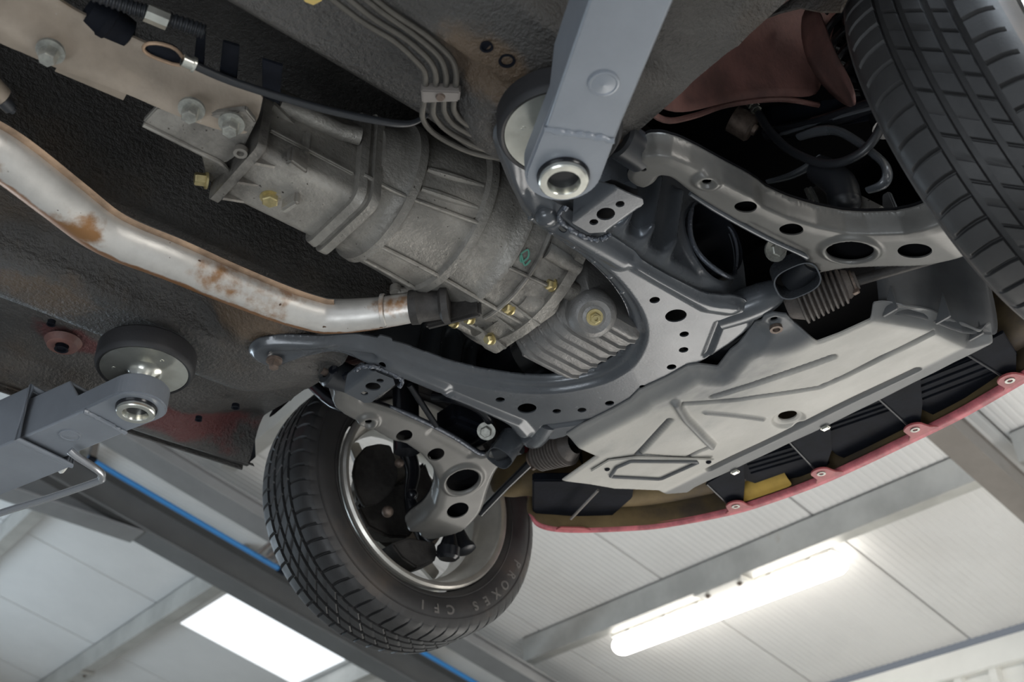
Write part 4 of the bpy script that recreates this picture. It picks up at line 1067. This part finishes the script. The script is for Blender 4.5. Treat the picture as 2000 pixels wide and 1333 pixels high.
for x, y in ((1186, 917), (1384, 903)): mb = MB(); bolt(mb, at(x, y, TZ - .006), DOWN, .0035, .002, 1.5, .001); mb.build('screw', M['black'], ha)
mb = MB(); q = at(1516, 643, TZ + .012); mb.lathe(q, DOWN, [(-.004, .010), (.002, .010), (.002, .006), (-.002, .005), (-.002, 0)], 20); mb.build('fixing_screw', M['rust_bolt'], tray)
for i, (x, y) in enumerate(((1612, 836), (1436, 922))):
    q = at(x, y, TZ); mb = MB(); mb.box(q, (.012, .016, .007), bev=.002); mb.build('edge_clip', M['zinc'], tray)

# ================================================================== FRONT BUMPER
bp = thing('front_bumper', 'red front bumper cover with bolted tabs seen from below at the lower right', 'bumper', (.9, 0, .05))
bx = [(1034, 990, .07), (1036, 1008, .03), (1048, 1026, .01), (1078, 1036, 0), (1130, 1039, 0), (1220, 1036, 0), (1300, 1029, 0), (1430, 1004, 0), (1515, 978, 0), (1600, 947, 0), (1690, 907, 0), (1780, 864, 0), (1840, 835, 0), (1900, 804, 0), (2000, 746, 0), (2100, 685, .0), (2160, 640, .02), (2200, 600, .05)]
cur = np.array(spline([at(*p) for p in bx], 4))
tan = np.gradient(cur, axis=0); nrm = np.stack([-tan[:, 1], tan[:, 0], 0 * tan[:, 0]], 1); nrm /= np.linalg.norm(nrm, axis=1)[:, None] + 1e-9
if nrm[len(nrm) // 2][0] < 0: nrm = -nrm                     # outward (forward)
def off(d, z): return [tuple(p + n_ * d + np.array([0, 0, z])) for p, n_ in zip(cur, nrm)]
lw = np.interp(np.arange(len(cur)), [0, 16, 26, 30, 60, len(cur)], [.004, .004, .006, .013, .016, .016])
inn = [tuple(p - n_ * w__ + np.array([0, 0, .004])) for p, n_, w__ in zip(cur, nrm, lw)]
loft('cover', [off(0, 0), off(.006, .006), off(.010, .03), off(.022, .12), off(.026, .26), off(.01, .40)], M['red'], bp)
loft('lower_lip', [off(.003, .001), off(0, -.003), inn, [(x, y, z + .006) for x, y, z in inn]], M['redlip'], bp)
loft('inner_face', [off(-.006, .006), off(.0, .05), off(.004, .12), off(.008, .25)], M['foam'], bp)
M['tabred'] = material('faded_red_tab_plastic', (.36, .085, .09), .5, 0, var=.25, vscale=30)
for i, (x, y) in enumerate(((1437, 989), (1604, 925), (1787, 839), (1972, 743))):
    q = at(x, y, .0); j = int(np.argmin(np.linalg.norm(cur - q, axis=1))); n_ = nrm[j]; t_ = np.array([-n_[1], n_[0], 0])
    L = (cur[j] - q) @ n_
    pts = [q + n_ * (L - .002) + t_ * .040, q + n_ * (L - .002) - t_ * .036, q + n_ * (L * .45) - t_ * .022]
    for a in np.linspace(-1.25, 1.25, 8): pts.append(q + (-n_) * .020 * math.cos(a) - t_ * .020 * math.sin(-a) * -1 * -1)
    pts.append(q + n_ * (L * .45) + t_ * .022)
    mb = MB(); mb.prism(pts, (0, 0, .004), .001); tb = mb.build('fixing_tab', M['tabred'], bp)
    mb = MB(); mb.lathe(q, DOWN, [(-.002, .0085), (.002, .0085), (.002, .0045), (-.001, .004), (-.001, 0)], 16)
    b_ = mb.build('tab_screw', M['grey_bolt'], tb)
loft('nose_gap_filler', [off(-.004, .24), off(-.02, .40), off(-.06, .61)], M['void'], bp)  # unseen, added in near-black to block the bright gap above the bumper
# impact foam behind the skin
fo = tag(None or loft('bumper_foam', [off(-.022, .045), off(-.030, .036), off(-.075, .040), off(-.085, .06), off(-.09, .13), off(-.02, .14)], M['foam'], None, sub=1), 'brown and yellow foam beam inside the red bumper', 'foam')
M['yellow'] = material('mustard_foam', (.42, .27, .05), .6, 0, var=.2, vscale=12)
jj = [int(np.argmin(np.linalg.norm(cur - at(x, y, 0), axis=1))) for x, y in ((1462, 995), (1565, 962))]
sl = slice(min(jj), max(jj) + 1)
yb_ = loft('foam_block', [off(-.014, .012)[sl], off(-.020, .016)[sl], off(-.044, .028)[sl], off(-.048, .05)[sl], off(-.045, .08)[sl]], M['yellow'], None, sub=2)
tag(yb_, 'bright mustard foam block beside the leftmost bolted red tab of the bumper', 'foam')
# air ducts and struts
ad = thing('air_duct', 'black slatted air duct panels between undertray and red bumper', 'duct', (.75, 0, .03))
for pts in (((1440, 905), (1585, 862), (1618, 895), (1622, 915), (1600, 927), (1480, 948), (1455, 940)), ((1560, 835), (1770, 762), (1800, 790), (1765, 850), (1660, 902), (1635, 892), (1600, 860)), ((1740, 765), (1955, 680), (1990, 695), (1952, 735), (1852, 802), (1826, 815), (1795, 800))):
    P_ = [at(x, y, .030) for x, y in pts]; mb = MB(); mb.prism(P_, (0, 0, .02), .003); mb.build('duct_panel', M['black'], ad)
    c0, c1 = P_[0], P_[1]; d0 = P_[-1] - P_[0]
    for k in (.22, .45, .68):
        mb = MB(); mb.tube([c0 + d0 * k + (c1 - c0) * .12 + np.array([0, 0, -.001]), c0 + d0 * k + (c1 - c0) * .85 + np.array([0, 0, -.001])], .0025, 6); mb.build('slat', M['black'], ad)
for pts in (((1380, 945), (1452, 905), (1455, 945), (1452, 985), (1422, 985)), ((1540, 862), (1622, 830), (1625, 880), (1612, 918), (1590, 915)), ((1715, 778), (1798, 740), (1802, 790), (1798, 830), (1772, 830)), ((1885, 690), (1960, 650), (1985, 690), (1985, 735), (1958, 735))):
    P_ = [at(x, y, .012) for x, y in pts]; mb = MB(); mb.prism(P_, (0, 0, .006), .001); mb.build('strut', M['black'], ad)
    mb = MB(); mb.tube([P_[0] + np.array([0, 0, -.001]), P_[-1] + np.array([0, 0, -.001])], .0022, 8); mb.build('strut_rib', M['hose'], ad)
mb = MB(); mb.tube([at(1168, 958, .01), at(1115, 1014, .012)], .003, 8); mb.build('stay_rod', M['clip'], ad)
cb_ = MB(); cb_.prism([at(x, y, .035) for x, y in ((1040, 940), (1240, 940), (1235, 975), (1175, 1028), (1065, 1028), (1040, 1000))], (0, 0, .02), .003); cb_.build('corner_shield', M['black'], ad)
mb = MB(); mb.box((.60, 0, .19), (.26, .7, .08)); tag(mb.build('radiator_shade_box', M['void']), 'near-black box added above the undertray for the dark gap behind its rear edge', 'shade box')  # added box, its near-black stands in for a shaded void
mb = MB(); c_ = at(1130, 1033, .004); mb.prism([at(x, y, .0) for x, y in ((1085, 1036), (1095, 1031), (1140, 1032), (1155, 1037), (1130, 1039))], (0, 0, .003), .0008); mb.build('corner_tab', M['tabred'], bp)

# ================================================================== LIFT ARMS
def lift_arm(sg, tip, dr, label, padlabel, r_end=1.35):
    """tip: (x, y) of the screw; dr: unit direction from the tip to the lift post; z levels shared by both arms"""
    dr = np.array([dr[0], dr[1], 0.0]); dr /= np.linalg.norm(dr); sd = np.array([-dr[1], dr[0], 0.0]); tip = np.array([tip[0], tip[1], 0.0])
    zb, zt, zp = -.106, -.032, -.068
    t = thing('car_lift', label, 'car lift', (tip[0], tip[1], -.07), 'arms of the two-post lift')
    def W(a, b, z): return tip + dr * a + sd * b + np.array([0, 0, z])
    hw = .040
    # round-ended tip plate
    pts = [W(.115, -hw, zb), W(.115, hw, zb)] + [W(-.043 * math.sin(a), .043 * math.cos(a) , zb) for a in np.linspace(-.15, PI + .15, 22)]
    pts = [W(.115, -hw, zb), W(.115, hw, zb)] + [W(.0 - .044 * math.sin(a), .044 * math.cos(a), zb) for a in np.linspace(-.1, PI + .1, 22)]
    mb = MB(); mb.prism(pts, (0, 0, .036), .003); mb.build('tip_plate', M['lift'], t)
    rot = Matrix(((dr[0], sd[0], 0), (dr[1], sd[1], 0), (0, 0, 1)))
    L0, L1 = .068, .78
    # hollow box tube
    V = []; 
    def ringp(a, k, skew=0.0):
        return [W(a + skew * (z - zb) * 8, b, z) for b, z in ((-hw + k, zb - .002 + k), (hw - k, zb - .002 + k), (hw - k, zt - k), (-hw + k, zt - k))]
    def boxtube(x0, x1, k0, k1, nm, grow=0.0, mt='lift'):
        nonlocal_ = None
        V = []
        for a, k in ((x0, k0), (x1, k0), (x1, k1), (x0, k1)):
            V += [W(a + (.055 if (nm == 'inner_tube' and a == x0 and z > -.07) else 0), b, z) for b, z in ((-hw - grow + k, zb - .002 - grow + k), (hw + grow - k, zb - .002 - grow + k), (hw + grow - k, zt + grow - k), (-hw - grow + k, zt + grow - k))]
        F = []
        for r_ in range(4):
            q_ = (r_ + 1) % 4
            F += [(r_ * 4 + i, r_ * 4 + (i + 1) % 4, q_ * 4 + (i + 1) % 4, q_ * 4 + i) for i in range(4)]
        o = mesh(nm, V, F, M[mt], t, True, 30)
        bv = o.modifiers.new('b', 'BEVEL'); bv.width = .004; bv.segments = 3; bv.limit_method = 'ANGLE'
        return o
    boxtube(L0, L1, .0, .006, 'inner_tube')
    boxtube(.207 if sg > 0 else .47, r_end, .0, .007, 'outer_sleeve', .013)
    if sg > 0:
        mb = MB(); mb.tube([W(.205, -hw - .011, zb - .012), W(.205, hw + .011, zb - .012), W(.205, hw + .011, zt + .010), W(.205, -hw - .011, zt + .010)], .0055, 8, closed=True); mb.build('sleeve_weld', M['weld'] if False else M['lift'], t)
    # weld across the underside where plate meets tube
    wp = [W(.067 + random.uniform(-.0015, .0015), b, zb - .002) for b in np.linspace(-hw, hw, 22)]
    mb = MB(); mb.tube(wp, [random.uniform(.003, .0046) for _ in wp], 8); mb.build('weld_bead', M['lift'], t)
    # embossed plug
    c = W(.143, .004, zb - .003)
    mb = MB(); mb.lathe(c, DOWN, [(-.004, .017), (.001, .0165), (.0015, .0145), (.0005, .013), (.001, .009), (.0025, 0)], 28); mb.build('embossed_plug', M['lift'], t)
    # threaded bush and circlip at the tip
    c = tip + np.array([0, 0, zb])
    mb = MB(); mb.lathe(c, DOWN, [(-.005, .031), (.003, .0305), (.005, .029), (.005, .024), (.001, .024), (.001, .0)], 40); mb.build('bush_collar', M['gloss'], t)
    mb = MB(); mb.lathe(c, DOWN, [(.002, .0285), (.010, .0285), (.0115, .027), (.0115, .0195), (.010, .0185), (-.02, .0185), (-.022, 0)], 40); mb.build('screw_tube', M['zinc'], t)
    mb = MB(); mb.lathe(c, DOWN, [(-.018, .0), (-.010, .012), (-.004, .0145), (-.001, .0145), (.0, .013), (.0, 0)], 32); mb.build('screw_core', M['zinc'], t)
    # pad: rubber disc, zinc plate, cone and screw
    p = thing('lift_pad', padlabel, 'lift pad', (tip[0], tip[1], -.02), 'round rubber pads of the lift')
    c = tip + np.array([0, 0, -.036])
    mb = MB(); mb.lathe(c, (0, 0, 1), [(0, .0), (0, .066), (-.004, .067), (-.005, .070), (-.001, .0735), (.004, .075), (.030, .075), (.034, .072), (.036, .068), (.036, 0)], 56); mb.build('rubber_ring', M['pad'], p)
    mb = MB(); mb.lathe(c + np.array([0, 0, -.001]), DOWN, [(0, 0), (0, .0665), (.0025, .066), (.003, .030), (.006, .024), (.012, .019), (.018, .016), (.018, 0)], 56); mb.build('backing_plate', M['zinc'], p)
    pr_ = [(.014, .0155)]
    for k in range(7): pr_ += [(.015 + k * .003, .0165), (.0165 + k * .003, .0145)]
    mb = MB(); mb.lathe(c, DOWN, pr_ + [(.036, 0)], 32); mb.build('screw', M['zinc'], p)
    for a in (.6, 2.7, 4.9):
        mb = MB(); mb.lathe(c + np.array([.045 * math.cos(a), .045 * math.sin(a), -.003]), DOWN, [(-.001, .003), (.0012, .0028), (.0005, .0015), (.0, 0)], 12); mb.build('rivet', M['zinc'], p)
    return t, W
la, WL = lift_arm(1, (-.333, .408), (at(60, 884, -.106) - np.array([-.333, .408, -.106]))[:2], 'grey lift arm with an outer sleeve coming from the lower left edge', 'black rubber lift pad with zinc plate on the left-hand grey arm')
ra, WR = lift_arm(-1, (-.172, -.366), (at(1232, 0, -.106) - np.array([-.172, -.366, -.106]))[:2], 'large grey lift arm coming straight down from the top edge', 'partly hidden lift pad behind the tip of the big top grey arm')
hd = [at(x, y, z) for x, y, z in ((136, 880, -.125), (150, 892, -.13), (180, 911, -.135), (197, 924, -.135), (198, 934, -.135), (190, 941, -.135), (100, 972, -.135), (0, 1003, -.135), (-150, 1055, -.135))]
mb = MB(); mb.tube(hd, .0062, 12, smooth_n=5)
M['chrome'] = material('bright_grey_rod', (.42, .43, .45), .25, .7)
mb.build('guard_rod', M['chrome'], la, label='bent bright steel rod')
mb = MB(); rp = [at(128, 898, -.03) + np.array([0, .022 * math.cos(a), .022 * math.sin(a)]) for a in np.linspace(0, 2 * PI, 25)[:-1]]; mb.tube(rp, .004, 8, closed=True); mb.build('eye_ring', M['wall'], la)

# ================================================================== INSIDE THE LEFT WHEEL
kn = thing('steering_knuckle', 'dark steering knuckle and brake inside the left wheel', 'knuckle', (.38, .68, .06))
Yk = .68
def PY(pts, Y): return [atY(x, y, Y) for x, y in pts]
mb = MB(); mb.prism(PY([(690, 925), (696, 895), (715, 872), (742, 866), (764, 870), (775, 900), (779, 930), (770, 955), (752, 975), (735, 985), (712, 990), (698, 965)], .66), (0, .010, 0), .003); mb.build('dust_shield', M['knuckle'], kn)
mb = MB(); mb.lathe((.385, .735, .08), (0, 1, 0), [(0, 0), (0, .118), (.02, .118), (.02, 0)], 48); mb.build('brake_disc', M['disc'], kn)
mb = MB(); mb.prism(PY([(700, 990), (720, 960), (790, 940), (832, 900), (850, 950), (830, 1010), (800, 1050), (760, 1050), (720, 1030)], .69), (0, .04, 0), .006); mb.build('caliper', M['knuckle'], kn)
mb = MB(); mb.tube(PY([(790, 870), (806, 920), (800, 970), (812, 1010), (840, 1060)], .655), [.020, .016, .012, .018, .022], 14, smooth_n=4); mb.build('upright', M['gloss'], kn)
mb = MB(); mb.ball(atY(805, 966, .64), .012); mb.build('link_ball', M['gloss'], kn)
mb = MB(); mb.prism(PY([(765, 1062), (800, 1050), (850, 1058), (856, 1080), (850, 1098), (815, 1110), (785, 1090)], .64), (0, .05, 0), .004); mb.build('lower_lug', M['knuckle'], kn)
mb = MB(); mb.ball(atY(838, 880, .60), (.014, .014, .014)); mb.ball(atY(780, 905, .63), (.010, .010, .010)); mb.ball(atY(757, 1000, .64), .012); mb.build('bolt_heads', M['rust_bolt'], kn)
mb = MB(); q = at(905, 1070, -.05); mb.lathe(atY(905, 1062, .63), (.3, -.3, -1), [(-.03, .014), (.0, .016), (.01, .021), (.018, .021), (.022, .014), (.022, 0)], 24); mb.build('track_rod_boot', M['hose'], kn)
mb = MB(); mb.tube([(.05, .58, .18), (.09, .48, .09), (.13, .30, .14)], .012, 14, smooth_n=6); mb.build('drop_bracket', M['gloss'], kn)
ar = thing('anti_roll_bar', 'thin black drop link behind the left control arm', 'link', tuple(at(825, 790, .04)))
mb = MB(); mb.tube([at(800, 752, .05), at(852, 832, .02)], .0055, 12); mb.build('link_rod', M['gloss'], ar)
mb = MB(); mb.tube([at(848, 775, .10), at(895, 780, .08), at(940, 800, .07), at(958, 835, .06), at(930, 865, .06), at(880, 870, .08)], .011, 14, smooth_n=5); mb.build('bent_bar', M['gloss'], ar)
mb = MB(); mb.box(at(905, 825, .09), (.09, .07, .05), bev=.01); mb.build('bar_clamp', M['black'], ar)
ds = thing('damper', 'black damper tube hanging behind the left control arm', 'damper', tuple(at(800, 800, .2)))
mb = MB(); mb.tube([(.18, .46, .40), (.23, .50, .05)], .026, 20); mb.build('tube', M['gloss'], ds)
hb = thing('brake_hose_clip', 'small black rubber clip where the left tyre meets the underbody', 'clip', tuple(at(665, 738, .03)))
mb = MB(); mb.tube([at(650, 722, .04), at(662, 738, .04), at(672, 730, .04), at(668, 752, .035)], [.008, .010, .008, .012], 10, smooth_n=4); mb.build('grommet', M['black'], hb)

# ================================================================== RIGHT WHEEL ARCH
XA = .32
def PX(pts, X=XA): return [atX(x, y, X) for x, y in pts]
ua = thing('upper_wishbone', 'glossy black curved upper arm behind the brake hose at the upper right', 'control arm', tuple(atX(1640, 290, XA)))
mb = MB(); mb.tube(PX([(1500, 262), (1560, 250), (1620, 235), (1705, 205), (1760, 190)]), [.016, .014, .015, .015, .014], 14, smooth_n=5, flat=.7); mb.build('upper_bar', M['gloss'], ua)
mb = MB(); mb.tube(PX([(1560, 268), (1600, 256), (1635, 256), (1670, 274), (1705, 300), (1728, 322), (1733, 345), (1722, 362), (1695, 372)], .31), [.008, .011, .011, .011, .010, .010, .010, .009, .007], 14, smooth_n=5, flat=.6); mb.build('curved_arm', M['subframe'], ua)  # lighter grey than the gloss bar, highlights put into the colour
mb = MB(); mb.tube(PX([(1505, 268), (1560, 252), (1640, 228), (1712, 208)], .312), [.003] * 4, 8, smooth_n=4); mb.build('bar_highlight', M['subframe'], ua)  # added lighter ridge, a painted highlight along the gloss bar
mb = MB(); mb.lathe(atX(1462, 248, .30), (.6, -.4, -.5), [(-.03, .022), (.004, .024), (.008, .020), (.008, .010), (.014, .009), (.014, 0)], 24); mb.build('pivot_bush', M['rust_bolt'], ua)
mb = MB(); mb.tube(PX([(1500, 355), (1540, 345), (1580, 325), (1605, 305)]), [.006, .008, .009, .006], 12, smooth_n=4, flat=.6); mb.build('lower_brace', M['subframe'], ua)
mb = MB(); mb.tube(PX([(1600, 330), (1640, 360), (1650, 395)]), [.022, .024, .024], 16, smooth_n=3, cap=False); mb.ball(atX(1650, 393, XA), .0235); mb.build('joint_housing', M['hose'], ua)
mb = MB(); mb.prism(PX([(1480, 210), (1700, 185), (1760, 200), (1740, 225), (1560, 260), (1490, 245)], .345), (.005, 0, 0), .001); mb.build('mount_plate', M['black'], ua)
bh_ = thing('brake_hose', 'black brake hose hanging in a curve from a steel fitting to the right wheel', 'hose', tuple(atX(1470, 210, .29)))
mb = MB(); mb.tube(PX([(1482, 222), (1500, 252), (1530, 284), (1560, 303), (1600, 318), (1640, 318), (1680, 300), (1705, 275), (1722, 245), (1728, 225)], .29), .0068, 14, smooth_n=5); mb.build('hose', M['hose'], bh_)
a, b = atX(1468, 200, .29), atX(1484, 225, .29); ax = (b - a) / np.linalg.norm(b - a)
mb = MB(); mb.lathe(a, ax, [(-.008, .007), (-.008, .011), (0, .011), (.0, .008), (.006, .008), (.006, .0095), (.012, .0095), (.012, .007), (.016, .009), (.024, .009), (.024, .006)], 6); mb.build('fitting', M['zinc'], bh_)
hbk = thing('hose_bracket', 'dark red bracket plate holding the brake hose fitting', 'bracket', tuple(atX(1480, 160, .29)))
mb = MB(); mb.prism(PX([(1466, 130), (1474, 130), (1492, 190), (1470, 196), (1440, 205), (1438, 196), (1465, 182), (1480, 180)], .292), (.003, 0, 0), .0005); mb.build('plate', M['redbody'], hbk)
sp = thing('coil_spring', 'dark coil spring in the shadow beside the right tyre', 'spring', tuple(atX(1680, 110, .36)))
c = atX(1690, 110, .36)
hx = [(c[0] + .052 * math.cos(t), c[1] + .052 * math.sin(t), c[2] - .07 + .024 * t / (2 * PI) * 1.5) for t in np.linspace(0, 2 * PI * 4.5, 120)]
mb = MB(); mb.tube(hx, .0065, 10); mb.build('coil', M['gloss'], sp)
mb = MB(); mb.tube([(c[0], c[1], c[2] - .16), (c[0], c[1], c[2] + .10)], .024, 20); mb.build('damper_tube', M['gloss'], sp)
al = thing('knuckle_right', None, None); bpy.data.objects.remove(al)
rk = thing('steering_knuckle', 'pale alloy bracket and black knuckle pieces in the gap above the right control arm', 'knuckle', tuple(atX(1680, 400, .36)))
mb = MB(); mb.prism(PX([(1668, 385), (1675, 378), (1722, 402), (1716, 416), (1665, 410)], .34), (.012, 0, 0), .002); mb.build('alloy_lug', M['cast'], rk, label='pale alloy lug')
mb = MB(); mb.tube(PX([(1575, 370), (1585, 392), (1590, 412)], .33), .004, 10); mb.tube(PX([(1583, 368), (1594, 390), (1600, 412)], .33), .004, 10); mb.build('steel_pipe', M['zinc'], rk)
mb = MB(); mb.prism(PX([(1722, 380), (1735, 372), (1755, 420), (1722, 420)], .36), (.01, 0, 0), .002); mb.build('arch_strut', M['tray_dark'], rk)
mb = MB(); mb.tube(PX([(1600, 395), (1640, 405), (1680, 430)], .42), .03, 14); mb.build('knuckle_body', M['knuckle'], rk)
